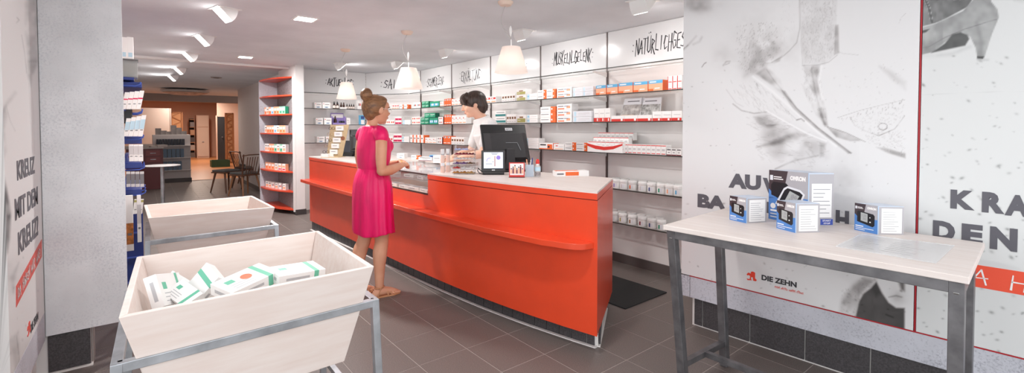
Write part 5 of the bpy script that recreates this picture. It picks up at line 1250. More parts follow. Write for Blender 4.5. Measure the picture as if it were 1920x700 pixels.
# tiered acrylic stand with sachets
p = cpt(870, 326); t = thing('sachet_stand', 'tiered clear acrylic stand filled with colourful sachets', 'display stand', p, RZ0-RAD(6))
for sx in (-.085, .085): part(t, 'side_panel', MB().prism([(-.05, 0), (.09, 0), (.09, .235), (.04, .235), (-.05, .04)], sx-.0015, sx+.0015, Matrix(((0, 0, 1, 0), (1, 0, 0, 0), (0, 1, 0, 0), (0, 0, 0, 1)))), M('acryl_side', (235, 238, 240), .08, alpha=.25))
for r in range(6):
    y, z = -.055+r*.014, .006+r*.038; part(t, 'tray', MB().box(-.084, .084, y, y+.07, z, z+.002), M('acryl_side'))
SACH = [('amber', (196, 130, 60)), ('red', (196, 52, 52)), ('violet', (110, 70, 130)), ('silver', (226, 222, 226)), ('crimson', (150, 34, 52)), ('lilac', (170, 176, 220))]
SMS = [M('sachet_' + n, c, .25, noise=(60, .35), bump=(90, .4)) for n, c in SACH]; SM2 = [M('sachet_b_' + n, c, .25, noise=(50, .3), bump=(90, .4)) for n, c in (('gold', (206, 160, 96)), ('white', (238, 232, 230)), ('brown', (120, 84, 60)), ('pearl', (238, 226, 222)), ('wine', (120, 30, 44)), ('rose', (240, 190, 176)))]
for r in range(6):
    for i in range(3):
        q = t.matrix_world; x = -.058+i*.058; y, z = -.045+r*.014, .012+r*.038
        loc = MW[t.name] @ Vector((x, y, z)); mb = MB(); n = 8
        vs = []; 
        for a in range(n+1):
            for b in range(5):
                u, v = a/n, b/4; pf = (math.sin(u*math.pi)*math.sin(v*math.pi))**.6*.010
                vs.append((-.034+.068*u, .0+.06*v, pf+.004*math.sin(a*1.7+r)))
        fs = [(a*5+b, (a+1)*5+b, (a+1)*5+b+1, a*5+b+1) for a in range(n) for b in range(4)]
        nv = len(vs); vs += [(x_, y_, z_-.012) for x_, y_, z_ in [(-.034, 0, .008), (.034, 0, .008), (.034, .06, .008), (-.034, .06, .008)]]
        fs += [(nv+3, nv+2, nv+1, nv), tuple(a*5 for a in range(n, -1, -1)) + (nv, nv+1), tuple(a*5+4 for a in range(n+1)) + (nv+2, nv+3), (0, 1, 2, 3, 4, nv+3, nv), tuple(n*5+b for b in range(4, -1, -1)) + (nv+1, nv+2)]
        mb.add(vs, fs)
        lb = '%s sachet on the %s tier of the acrylic stand' % (SACH[r][0], ['lowest', 'second', 'third', 'fourth', 'fifth', 'top'][r])
        solo('sachet', lb, 'sachet', mb, (SMS if i != 2 else SM2)[r] if not (i == 1 and r in (1, 3)) else SM2[r], loc, RZ0-RAD(6)+random.uniform(-.1, .1), 'sachets on the acrylic stand', smooth=60)
# glasses stand at the left till
p = cpt(626, 295); t = thing('reading_glasses_stand', 'beige cardboard stand with reading glasses on white cards', 'display stand', p, RZ0-RAD(8))
BEI = M('kraft_beige', (214, 188, 150), .7, noise=(12, .1))
part(t, 'back_board', MB().add([(x, y, z) for y, k in ((.03, 0), (.036, 0)) for x, z in ((-.12, 0), (.10, 0), (.20, .43), (-.06, .43))], [(0, 1, 2, 3), (7, 6, 5, 4), (0, 4, 5, 1), (1, 5, 6, 2), (2, 6, 7, 3), (3, 7, 4, 0)]), BEI)
part(t, 'foot', MB().box(-.13, .11, -.10, .10, 0, .006), BEI)
part(t, 'front_card', MB().box(-.13, -.03, -.09, -.085, 0, .05), CARD)
for k in range(5):
    z = .04+k*.078; x = -.04+k*.022; c = part(t, 'white_card', MB().box(x-.02, x+.085, .005, .022, z, z+.062), CARD); part(c, 'print', MB().box(x+.0, x+.06, .0040, .005, z+.03, z+.036), GREYP)
    gl = MB()
    for dx in (-.09, -.045): gl.tube([(x+dx+.02*math.cos(a*.7), -.01, z+.03+.018*math.sin(a*.7)) for a in range(10)], .0025, 5)
    part(t, 'glasses', gl, M('glasses_frame', (170, 140, 110), .3) if k % 2 else BLACK2)
part(t, 'round_badge', MB().lathe([(.028, 0), (.028, .003)], (0, 0, 0), 16, Matrix.Translation((.115, .026, .25)) @ Matrix.Rotation(RAD(90), 4, 'X')), M('badge_brown', (150, 96, 70), .5))
p = cpt(617, 295); solo('product_carton', 'small white carton at the left end of the counter top', 'carton', carton('white', .11, .045, .07), None, p, RZ0)
# goods on the raised rear board
def rear(px, py, st, w, h, d, lb):
    q = on_z(px, py, 1.0355); solo('product_carton', lb, 'carton', carton(st, w, h, d), None, q, RZ0+RAD(-20))
rear(751, 297, 'bluemark', .10, .055, .07, 'white carton on the rear board beyond the woman\'s hands'); rear(778, 299, 'orangeend', .09, .045, .06, 'orange and white carton on the rear board')
rear(797, 302, 'blackcap', .16, .04, .09, 'dark blue and white flat carton on the rear board'); rear(812, 302, 'babyblue', .09, .06, .08, 'navy carton on the rear board left of the pump bottles'); rear(822, 306, 'white', .12, .075, .1, 'white carton on the rear board behind the pump bottles')
# ================================================================== HOOK RACK BEHIND THE PILLAR
BLU = M('rack_blue', (44, 60, 128), .4); BLU2 = M('rack_blue_light', (70, 92, 170), .4)
rk = thing('hook_rack', 'tall dark blue rack with hooks and hanging packets behind the pillar', 'rack', (-5.35, -.30, 0))
part(rk, 'back_panel', MB().box(-5.85, -4.85, -.46, -.44, .05, 1.77), BLU, world=True)

for z in (.30, .52, .74, .90, 1.12, 1.30, 1.52): part(rk, 'cross_rail', MB().box(-5.85, -4.83, -.10, -.075, z, z+.025), BLU if z != .9 else BLU2, world=True)
part(rk, 'foot', MB().box(-5.9, -4.8, -.46, -.02, 0, .05), M('rack_foot', (60, 60, 66), .5), world=True)
part(rk, 'top_shelf', MB().box(-5.85, -4.80, -.46, -.02, 1.77, 1.79), BLU, world=True)
FH = Frame((-4.83, 0), (0, 1))          # plane of the hooks' near ends, facing the entrance
def hz(px, py): s, z = FH.hit(px, py); return s, z
for (pxa, pxb, py) in ((232, 262, 160), (236, 266, 212), (238, 268, 262), (240, 270, 320), (240, 272, 368)):
    (s0, z0), (s1, z1) = hz(pxa, py), hz(pxb, py)
    for dx in (0, -.25, -.5): part(rk, 'hook', MB().tube([(-4.86+dx, -.44, z0), (-4.86+dx, s1-.03, z0), (-4.86+dx, s1, z0+.015), (-4.86+dx, s1+.005, z0+.035)], .006, 6), BLU2, world=True)
ys, zs = FH.hit(268, 400); part(rk, 'side_panel', MB().box(-4.875, -4.855, -.46, ys, .05, zs), BLU, world=True)
for zf in (.12, .32, .52): part(rk, 'drawer_lip', MB().box(-4.857, -4.845, -.44, ys-.01, zf, zf+.012), BLU2, world=True)
for pa, pb in ((154, 164), (257, 270), (306, 316), (356, 368)):
    y1_, zt_ = FH.hit(266, pa); _, zb_ = FH.hit(266, pb); part(rk, 'tray', MB().box(-5.8, -4.87, -.44, y1_, zb_, zt_), BLU, world=True, bevel=.004)
rn = random.Random(3)
def packet(px0, px1, y0, y1, mats, lb, x=-4.80, th=.018, lean=0):
    Fq = Frame((x, 0), (0, 1)); s0, z0 = Fq.hit(px0, y1); s1, z1 = Fq.hit(px1, y0)
    t = thing('hanging_packet', lb, 'packet', (x, (s0+s1)/2, z0), 0, 'packets hanging on the blue rack'); w, h = s1-s0, z1-z0
    sh = Matrix(((1, 0, 0, 0), (0, 1, lean, 0), (0, 0, 1, 0), (0, 0, 0, 1)))
    part(t, 'pack', MB().box(-th, 0, -w/2, w/2, 0, h, sh), mats[0], bevel=.002)
    part(t, 'print_band', MB().box(0, .0008, -w/2, w/2, h*mats[2], h*mats[3], sh), mats[1])
    part(t, 'print_lines', MB().box(0, .0009, -w*.25, w*.3, h*.28, h*.32, sh), GREYP)
    return t
W_ = CARD
for k in range(4): packet(227+k*9.2, 235+k*9.2, 173-k*1, 205, (W_, PC['pk'], .55, .62), 'white packet with pink line, ' + ['first', 'second', 'third', 'last'][k] + ' from the pillar on the upper hooks', lean=.18, x=-4.80-.01*k)
for k in range(4): packet(231+k*9.2, 239+k*9.2, 222-k*2, 256, (W_, PC['lb'], .35, .8), 'white and pale blue packet, ' + ['first', 'second', 'third', 'last'][k] + ' from the pillar on the middle hooks', lean=.15, x=-4.80-.01*k)
for k in range(3): packet(242+k*9, 250+k*9, 271, 303, (W_, PC['lg'], .4, .9), 'white packet, ' + ['left', 'middle', 'right'][k] + ' one of three below the middle hooks', x=-4.80-.01*k)
for k in range(4): packet(237+k*8.6, 244+k*8.6, 322, 351, (PC['lg'], GREYP, .2, .85), 'pale grey packet, ' + ['first', 'second', 'third', 'last'][k] + ' from the pillar on the lower hooks', x=-4.80-.01*k)
for k in range(3): packet(239+k*10, 246+k*10, 374, 402, (W_, PC['ol'], .8, .95), 'small white packet, ' + ['left', 'middle', 'right'][k] + ' one on the lowest hooks', lean=.1, x=-4.80-.01*k)
packet(237, 249, 366, 472, (W_, M('orange_photo', (226, 140, 70), .5, noise=(30, .4)), .12, .5), 'white card with orange picture hanging beside the pillar', x=-4.79)
packet(258, 264, 366, 455, (W_, PC['lg'], .4, .8), 'narrow white tag hanging left of the far bin', x=-4.76)
# boxes and clear dispenser on the rack top
FT = Frame((-4.82, 0), (0, 1))
for i, (a, b) in enumerate(((226, 238), (238.5, 250))):
    s0, z0 = FT.hit(a, 119); s1, z1 = FT.hit(b, 70); zz = 1.939
    t = thing('tall_white_box', ('left' if i == 0 else 'right') + ' tall white carton on top of the blue rack', 'carton', (-4.82, (s0+s1)/2, zz), 0, 'white cartons on the rack')
    part(t, 'carton', MB().box(-.12, 0, -(s1-s0)/2, (s1-s0)/2, 0, z1-zz), CARD, bevel=.002); part(t, 'blue_print', MB().box(0, .0008, -(s1-s0)*.3, (s1-s0)*.3, .015, .05), PC['lb'])
s0, z0 = FT.hit(226, 150); s1, z1 = FT.hit(258, 119)
t = thing('clear_dispenser', 'clear plastic dispenser box on top of the blue rack', 'dispenser', (-4.82, (s0+s1)/2, 1.7905)); w = s1-s0
part(t, 'casing', MB().box(-.18, 0, -w/2, w/2, 0, .14), M('smoky_plastic', (170, 172, 170), .15, alpha=.6), bevel=.003); part(t, 'content', MB().box(-.16, -.02, -w*.4, w*.4, .01, .10), M('dispenser_fill', (196, 190, 176), .5, noise=(40, .3))); part(t, 'lid', MB().box(-.185, .005, -w/2-.004, w/2+.004, .14, .148), M('lid_grey', (120, 120, 122), .4))
# dark blister device on a hook
s0, z0 = FH.hit(231, 232); s1, z1 = FH.hit(248, 203)
t = thing('device_pack', 'black rounded device pack hanging in front of the pillar edge', 'packet', (-4.845, (s0+s1)/2, z0)); w = (s1-s0)
part(t, 'blister', MB().box(-.03, 0, -w/2, w/2, 0, z1-z0), BLACK2, bevel=.012); part(t, 'window', MB().box(0, .002, -w*.3, w*.3, .03, z1-z0-.03), BLACK)

# ================================================================== CORNER SHELF WITH RED BOARDS
cs = thing('corner_shelf', 'tall corner shelf with orange-red boards and grey panels', 'shelf', (-8.5, 1.8, 0))
part(cs, 'side_panel', MB().box(-8.99, -8.965, 1.63, 1.93, .05, 2.20), CONC2, world=True); part(cs, 'back_panel', MB().box(-8.965, -7.9, 1.918, 1.936, .05, 2.20), M('shaded_panel_grey', (150, 144, 146), .9, noise=(40, .2)), world=True)  # lit side panel, shaded back panel: the difference is put into the greys
part(cs, 'front_post', MB().box(-7.90, -7.852, 1.905, 1.938, .05, 2.20), WHITE, world=True)
SPG = [(-8.965, 1.918), (-8.965, 1.635), (-8.72, 1.635), (-8.45, 1.675), (-8.2, 1.75), (-8.0, 1.845), (-7.91, 1.905), (-7.91, 1.918)]
ZSH = [2.185, 1.898, 1.593, 1.283, .973, .668, .353, .067]
for z in ZSH: part(cs, 'board', MB().prism(SPG, z, z+.022), RED, world=True, bevel=.002)
nth = ['', '', 'third', 'fourth', 'fifth', 'sixth', 'seventh']
rows = {2: (8, .125, ['peach', 'creambox', 'peach', 'bluebox', 'peach', 'peach', 'mintbox', 'mintbox']), 3: (8, .125, ['creambox', 'peach', 'peach', 'peach', 'bluebox', 'creambox', 'peach', 'peach']), 4: (8, .125, ['creambox', 'creambox', 'peach', 'peach', 'mintbox', 'creambox', 'mintbox', 'creambox']), 5: (6, .11, ['peach', 'peach', 'peach', 'creambox', 'pinkbox', 'pinkbox']), 6: (6, .10, ['creambox', 'creambox', 'dotsdark', 'creambox', 'dotsdark', 'creambox'])}
for li, (n, h, sts) in rows.items():
    cc = {}
    for k in range(n):
        u = (k+.5)/n; x = -8.86+.74*u; y = 1.70+.15*u**1.3
        if sts[k] == 'x': continue
        nm = {'peach': 'peach-coloured', 'creambox': 'cream', 'bluebox': 'pale blue', 'mintbox': 'mint green', 'pinkbox': 'pink and white', 'dotsdark': 'white dotted'}[sts[k]]
        solo('tea_carton', 'small %s carton on the %s board of the corner shelf' % (nm, nth[li]), 'carton', carton(sts[k], .078, h, .06), None, (x, y, ZSH[li]+.0225), RAD(24), 'cartons on the corner shelf, %s board' % nth[li])

# ================================================================== CHAIRS AND TABLE IN THE PASSAGE
WAL = M('walnut', (112, 72, 52), .45, noise=(14, .25), stretch=(1, 1, .2)); WALL = M('beech_leg', (150, 104, 74), .45); CUSH = M('grey_cushion', (92, 88, 86), .9)
def chair(loc, rz, label, back=True, legm=WALL):
    t = thing('wooden_chair', label, 'chair', loc, rz, 'chairs by the passage wall')
    part(t, 'seat', MB().prism([(-.21, -.2), (.21, -.2), (.2, .2), (-.2, .2)], .42, .45), WAL, bevel=.008); part(t, 'cushion', MB().prism([(-.2, -.19), (.2, -.19), (.19, .18), (-.19, .18)], .451, .49), CUSH, bevel=.012)
    for sx in (-1, 1):
        part(t, 'leg', MB().tube([(sx*.15, -.14, .43), (sx*.21, -.22, 0)], [.022, .013], 8), legm, smooth=60); part(t, 'leg', MB().tube([(sx*.15, .14, .43), (sx*.2, .24, 0)], [.022, .013], 8), legm, smooth=60)
        if back: part(t, 'back_post', MB().tube([(sx*.17, .17, .44), (sx*.2, .27, .86)], [.016, .013], 8), WAL, smooth=60)
    if back:
        for k in range(5): x = -.11+.055*k; part(t, 'spindle', MB().tube([(x*.85, .175, .45), (x, .262, .80)], .008, 6), WAL)
        part(t, 'top_rail', MB().tube([(-.22, .265, .83), (-.1, .285, .85), (.1, .285, .85), (.22, .265, .83)], .022, 8, flat=.5), WAL, smooth=60)
    return t
def dep_pt(px, d): return CAM_F.xy.normalized()*d + CAM_R.xy*((px-960)/FPX*d)
c1 = dep_pt(458, 9.45); chair((c1.x, c1.y, 0), RAD(-65), 'wooden spindle-back chair with grey cushion, front one by the passage wall')
c2 = dep_pt(424, 10.0); chair((c2.x, c2.y, 0), RAD(-60), 'low wooden stool with grey cushion left of the chairs', back=False, legm=WAL)
c3 = dep_pt(462, 10.75); chair((c3.x, c3.y, 0), RAD(200), 'dark wooden chair standing behind the front chair', legm=WAL)
c4 = dep_pt(470, 11.6); chair((c4.x, c4.y, 0), RAD(-70), 'third wooden chair, farthest along the passage wall', legm=WAL)
pt = dep_pt(303, 7.95); t = thing('bistro_table', 'round white bistro table on a single steel column', 'table', (pt.x, pt.y, 0))
part(t, 'table_top', MB().lathe([(.02, .725), (.25, .73), (.262, .74), (.25, .75)], n=32), CARD, smooth=40); part(t, 'column', MB().tube([(0, 0, .02), (0, 0, .73)], .028, 14), STEEL, smooth=60); part(t, 'foot', MB().lathe([(.21, 0), (.21, .012), (.04, .03)], n=28), STEEL, smooth=40)
# ================================================================== BACK ROOM FURNISHING
FG = Frame((-14.55, 0), (0, 1))
def gz(px, py, F=None): return (F or FG).hit(px, py)
y0, _ = gz(287, 300); y1, _ = gz(358, 300)
gd = thing('gondola_shelf', 'grey sales gondola with dark packets in the far passage', 'shelf', (-14.8, (y0+y1)/2, 0))
GON = M('gondola_grey', (196, 188, 186), .5); DKP = M('dark_packet', (52, 56, 66), .5); TLP = M('blue_grey_packet', (92, 112, 132), .5)
part(gd, 'body', MB().box(-15.1, -14.62, y0, y1, 0, 1.22), GON, world=True, bevel=.005); part(gd, 'base', MB().box(-15.1, -14.52, y0-.01, y1+.01, 0, .10), M('gondola_base', (70, 64, 64), .5), world=True)
for z in (.30, .62, .93): part(gd, 'shelf', MB().box(-14.62, -14.50, y0, y1, z, z+.02), GON, world=True)
for j, (pya, pyb, a, b, n, m, lab) in enumerate(((262, 270, 293, 347, 10, DKP, 'dark packet on the top gondola shelf'), (277, 289, 306, 346, 5, TLP, 'blue-grey packet on the middle gondola shelf'), (298, 309, 306, 342, 4, TLP, 'blue-grey packet on the lowest gondola shelf'))):
    zb = (.95, .64, .32)[j]
    for k in range(n):
        ya, za = gz(a+(b-a)*k/n, pya); yb, zb2 = gz(a+(b-a)*(k+.85)/n, pyb)
        solo('far_packet', lab, 'packet', MB().box(-.05, .05, -(yb-ya)/2, (yb-ya)/2, 0, .16 if j == 0 else .22), m, (-14.56, (ya+yb)/2, zb+.0005), 0, 'packets on the gondola, row %s' % ['top', 'middle', 'low'][j])
rn = random.Random(9)
for k in range(6):
    yy = y0+.12+(y1-y0-.2)*k/5.4; hh_ = rn.uniform(.08, .26); solo('far_packet', 'grey packet in the clutter on top of the gondola', 'packet', MB().box(-.09, .09, -.06, .06, 0, hh_), M('grey_packet', (136, 128, 126), .6, noise=(8, .3)), (-14.85, yy, 1.2205), rn.uniform(-.08, .08), 'clutter on the gondola top')
ya, _ = gz(262, 300); yb, _ = gz(303, 300)
dk = thing('wine_red_cabinet', 'dark wine-red counter cabinet with drawers in the passage', 'cabinet', (-13.5, (ya+yb)/2-.1, 0)); WIN = M('wine_red', (96, 40, 42), .4)
part(dk, 'body', MB().box(-.3, .3, -.35, .30, 0, .92), WIN, bevel=.006)
for yy in (-.18, .12):
    for zz in (.62, .76): d_o = part(dk, 'drawer', MB().box(.3, .312, yy-.13, yy+.13, zz, zz+.12), M('wine_red_front', (116, 50, 50), .4), bevel=.003); part(d_o, 'handle', MB().box(.312, .325, yy-.05, yy+.05, zz+.055, zz+.066), STEEL)
part(dk, 'top', MB().box(-.32, .32, -.37, .32, .92, .95), M('counter_grey', (166, 156, 152), .5), bevel=.004)
for k in range(5): solo('paper_stack', 'paper stack lying on the wine-red cabinet', 'paper', MB().box(-.12, .12, -.09, .09, 0, .03+.02*(k % 3)), M('paper_grey', (186, 174, 168), .6), (-13.5+rn.uniform(-.12, .12), (ya+yb)/2-.38+.14*k, .9505), rn.uniform(-.4, .4), 'papers on the wine-red cabinet')
def far_rect(px0, px1, py0, py1, x):
    F = Frame((x, 0), (0, 1)); a, zt = F.hit(px0, py0); b, zb = F.hit(px1, py1); return a, b, max(zb, 0), zt
a, b, z0, z1 = far_rect(255, 320, 202, 300, -20)
t = thing('white_partition', 'plain white partition screen in the back room', 'partition', (-20, (a+b)/2, 0)); part(t, 'panel', MB().box(-20.05, -20, a-.6, b, .0, z1), M('partition_white', (240, 232, 226), .5), world=True); part(t, 'edge', MB().box(-20.06, -19.99, b, b+.04, 0, z1), M('partition_edge', (200, 190, 184), .5), world=True)
TREL = M('lattice_wood', (176, 124, 84), .5)
def trellis(px0, px1, py0, py1, x, n, label):
    a, b, z0, z1 = far_rect(px0, px1, py0, py1, x); t = thing('wooden_lattice', label, 'lattice', (x, (a+b)/2, 0), 0, 'wooden lattice panels')
    z0 = 0 if py1 > 280 else z0
    part(t, 'backing', MB().box(x-.03, x-.02, a, b, z0, z1), M('lattice_back', (206, 158, 116), .6), world=True)
    for yy in (a, b): part(t, 'post', MB().box(x-.03, x+.02, yy-.03, yy+.03, 0, z1), TREL, world=True)
    part(t, 'top_bar', MB().box(x-.03, x+.02, a, b, z1-.04, z1), TREL, world=True)
    for k in range(n):
        za = z0+(z1-z0)*k/n; zb = z0+(z1-z0)*(k+1)/n; A, B = (a, b) if k % 2 else (b, a); part(t, 'slat', MB().bar((x, A, za), (x, B, zb), .03, .035), TREL, world=True)
trellis(321, 342, 210, 262, -25, 6, 'wooden zigzag lattice beside the white partition'); trellis(423, 438, 212, 298, -21.5, 16, 'tall wooden zigzag lattice at the right of the back room')
a, b, z0, z1 = far_rect(368, 393, 216, 296, -26)
t = thing('white_cupboard', 'tall white cupboard in the far back room', 'cupboard', (-26.3, (a+b)/2, 0)); part(t, 'carcass', MB().box(-26.6, -26.05, a, b, 0, z1), SALM2, world=True); part(t, 'door', MB().box(-26.05, -26.02, a+.03, b-.03, .06, z1*.70), M('cupboard_white', (240, 222, 208), .5), world=True, bevel=.01); dd = part(t, 'door', MB().box(-26.05, -26.02, a+.03, b-.03, z1*.73, z1-.03), M('cupboard_white'), world=True, bevel=.01)
part(t, 'handle', MB().box(-26.02, -25.99, (a+b)/2-.04, (a+b)/2+.04, z1*.36, z1*.38), STEEL, world=True)
a, b, z0, z1 = far_rect(356, 367, 222, 298, -26)
t = thing('open_shelf', 'dark open shelf with boxes left of the white cupboard', 'shelf', (-26.3, (a+b)/2, 0)); part(t, 'back', MB().box(-26.6, -26.55, a, b, 0, z1), BLACK2, world=True)
for k in range(6): part(t, 'board', MB().box(-26.55, -26.05, a, b, z1*k/5.2, z1*k/5.2+.03), M('shelf_tan', (190, 140, 104), .5), world=True)
for k in range(5): solo('storage_box', 'grey storage box in the open shelf, ' + ['lowest', 'second lowest', 'middle', 'second highest', 'highest'][k], 'box', MB().box(-.2, .2, -(b-a)*.42, (b-a)*.42, 0, .22), M('box_tone_%d' % k, [(120, 112, 108), (196, 186, 180), (90, 88, 92), (206, 170, 140), (150, 150, 156)][k], .6), (-26.3, (a+b)/2, z1*k/5.2+.0305), 0, 'boxes in the open shelf')
a, b, z0, z1 = far_rect(407, 422, 219, 291, -23.89)
dr = struct('door_1', MB().box(-23.9, -23.87, a, b, 0, z1), M('doorway_dark', (52, 58, 64), .4), 'dark doorway in the back room', None); part(dr, 'door_frame', MB().box(-23.9, -23.85, a-.05, a, 0, z1+.05), SALM2, world=True); part(dr, 'handle', MB().box(-23.87, -23.83, b-.12, b-.08, .98, 1.02), STEEL, world=True)  # dark slab filling the doorway
a, b, z0, z1 = far_rect(404, 422, 294, 305, -19.5)
t = thing('green_crate', 'low dark green crate on the orange floor', 'crate', (-19.6, (a+b)/2, 0)); GRC = M('crate_green', (52, 92, 66), .5)
for bx_ in ((-.25, .25, -.28, -.26), (-.25, .25, .26, .28), (-.25, -.23, -.26, .26), (.23, .25, -.26, .26)): part(t, 'side', MB().box(bx_[0], bx_[1], bx_[2], bx_[3], .01, .24), GRC)
part(t, 'bottom', MB().box(-.25, .25, -.28, .28, 0, .01), GRC)
a, b, z0, z1 = far_rect(335, 365, 186, 190, -19.5)
t = thing('strip_light', 'bright strip light on the back room ceiling', 'ceiling lamp', (-19.5, (a+b)/2, 2.75)); part(t, 'housing', MB().box(-.1, .1, -.45, .45, -.04, 0), LAMPW); part(t, 'tube', MB().box(-.06, .06, -.43, .43, -.055, -.04), GLOW)
area(t, 'strip_lamp', (-19.5, (a+b)/2, 2.66), (-19.5, (a+b)/2, 0), .9, .2, BACK_W, (1, .80, .66))
t = thing('strip_light', 'added strip light deep in the back room above the cupboard', 'ceiling lamp', (-23.3, 2.0, 2.75)); part(t, 'housing', MB().box(-.1, .1, -.45, .45, -.04, 0), LAMPW); part(t, 'tube', MB().box(-.06, .06, -.43, .43, -.055, -.04), GLOW)  # second strip light, added to brighten the back wall
area(t, 'strip_lamp', (-23.3, 2.0, 2.66), (-23.3, 2.0, 0), .9, .2, BACK_W*1.5, (1, .80, .66))
# ================================================================== PEOPLE
def fuse(name, mb, voxel, smooth_it=6):
    """weld overlapping volumes into one continuous skin"""
    me = mb.mesh(name + '_raw', [CARD]); o = bpy.data.objects.new(name, me); COL.objects.link(o)
    r = o.modifiers.new('r', 'REMESH'); r.mode = 'VOXEL'; r.voxel_size = voxel; r.use_smooth_shade = True
    s_ = o.modifiers.new('s', 'SMOOTH'); s_.factor = .5; s_.iterations = smooth_it
    dg = bpy.context.evaluated_depsgraph_get(); ev = o.evaluated_get(dg)
    out = bpy.data.meshes.new_from_object(ev); out.name = name
    bpy.data.objects.remove(o); bpy.data.meshes.remove(me)
    out.materials.clear(); out.polygons.foreach_set('use_smooth', [True]*len(out.polygons)); return out
def skin(name, c, c2): return M(name, c, .48, noise=(7, .05), c2=c2, spec=.35)
SKW = skin('skin_tan', (222, 166, 136), (210, 148, 118)); SKM = skin('skin_fair', (232, 186, 160), (222, 168, 142))
LIP = M('lips', (198, 118, 106), .45); EYEW = M('eye_white', (236, 232, 228), .2); IRIS = M('iris', (70, 60, 52), .2)
def limb(mb, pts, rs, n=16, sub=5):
    """tapering limb through joints, rounded by spline"""
    P = [Vector(p) for p in pts]; out = []; rr = []
    for i in range(len(P)-1):
        p0, p1, p2, p3 = P[max(i-1, 0)], P[i], P[i+1], P[min(i+2, len(P)-1)]; r0, r1, r2, r3 = rs[max(i-1, 0)], rs[i], rs[i+1], rs[min(i+2, len(P)-1)]
        for k in range(sub):
            t = k/sub; f = lambda a, b, c, d: .5*((2*b)+(c-a)*t+(2*a-5*b+4*c-d)*t*t+(3*b-a-3*c+d)*t**3)
            out.append(Vector((f(p0.x, p1.x, p2.x, p3.x), f(p0.y, p1.y, p2.y, p3.y), f(p0.z, p1.z, p2.z, p3.z)))); rr.append(max(.003, f(r0, r1, r2, r3)))
    out.append(P[-1]); rr.append(rs[-1]); mb.tube(out, rr, n)
    mb.ell(P[0], (rs[0],)*3, 12, 8); mb.ell(P[-1], (rs[-1],)*3, 12, 8)
def head(mb, mx, female):
    """head facing local +y, origin at the base of the skull on top of the neck"""
    def E(c, r): mb.ell(mx @ Vector(c), r, 20, 14, mx.to_3x3().to_4x4())
    E((0, -.012, .105), (.074, .094, .088)); E((0, .022, .075), (.062, .072, .088))
    E((0, .040, .030), (.046, .048, .046)); E((0, .066, .004), (.022, .022, .018))              # jaw, chin
    E((0, .072, .125), (.048, .020, .034))                                                       # brow
    for s in (-1, 1): E((s*.033, .062, .064), (.022, .024, .028)); E((s*.074, -.006, .082), (.010, .019, .030))   # cheeks, ears
    mb.tube([mx @ Vector(p) for p in ((0, .090, .108), (0, .101, .085), (0, .112, .068), (0, .100, .060))], [.008, .010, .0125, .008], 10)
    for s in (-1, 1): E((s*.010, .100, .064), (.007, .008, .006))
    E((0, .092, .040), (.020, .010, .006)); E((0, .090, .031), (.018, .010, .006))               # lips
def hand(mb, wrist, d, up, side, curl, length=.17):
    """palm and five fingers; d along the hand, up the back of the hand, side +1/-1 where the thumb leaves"""
    d = Vector(d).normalized(); up = Vector(up); up = (up-d*up.dot(d)).normalized(); sd = d.cross(up)*side; w = Vector(wrist)
    k = length/.18; pc = w+d*.048*k
    R3 = Matrix((sd, d, up)).transposed().to_4x4(); mb.ell(pc, (.038*k, .056*k, .017*k), 16, 10, R3)
    for i, (off, ln, base) in enumerate(((.027, .070, .088), (.009, .078, .094), (-.009, .073, .090), (-.026, .058, .080))):
        b = w+d*base*k*.92+sd*off*k; pts = [b-d*.02*k, b]; ang = 0; p = b
        for seg, f in ((.45, .9), (.32, 1.1), (.23, .8)):
            ang += curl*f; dd = d*math.cos(ang)-up*math.sin(ang); p = p+dd*ln*seg*k; pts.append(p)
        limb(mb, pts, [.0095*k, .0095*k, .0088*k, .008*k, .0065*k], 10, 3)
    b = w+d*.025*k+sd*.026*k; limb(mb, [b, b+(d*.5+sd*.8).normalized()*.032*k-up*.004, b+(d*.75+sd*.75).normalized()*.060*k-up*.012, b+(d*.95+sd*.6).normalized()*.082*k-up*.018], [.014*k, .0115*k, .0095*k, .007*k], 10, 3)
def face_parts(t, mx, lashes, browc):
    for s in (-1, 1):
        part(t, 'eye', MB().ell(mx @ Vector((s*.031, .0735, .092)), (.0118, .0118, .0105 if lashes else .0045), 14, 10), EYEW, smooth=60, label=None)
        e = part(t, 'iris', MB().ell(mx @ Vector((s*.031, .0815, .091)), (.0055, .004, .0055 if lashes else .0035), 10, 8), IRIS, smooth=60)
        part(t, 'eyebrow', MB().tube([mx @ Vector((s*.014, .096, .112)), mx @ Vector((s*.032, .092, .118)), mx @ Vector((s*.050, .074, .112))], [.0035, .004, .002], 6), browc, smooth=60)
    part(t, 'lips', MB().ell(mx @ Vector((0, .0965, .036)), (.017, .004, .006), 14, 8, mx.to_3x3().to_4x4()), LIP, smooth=60)
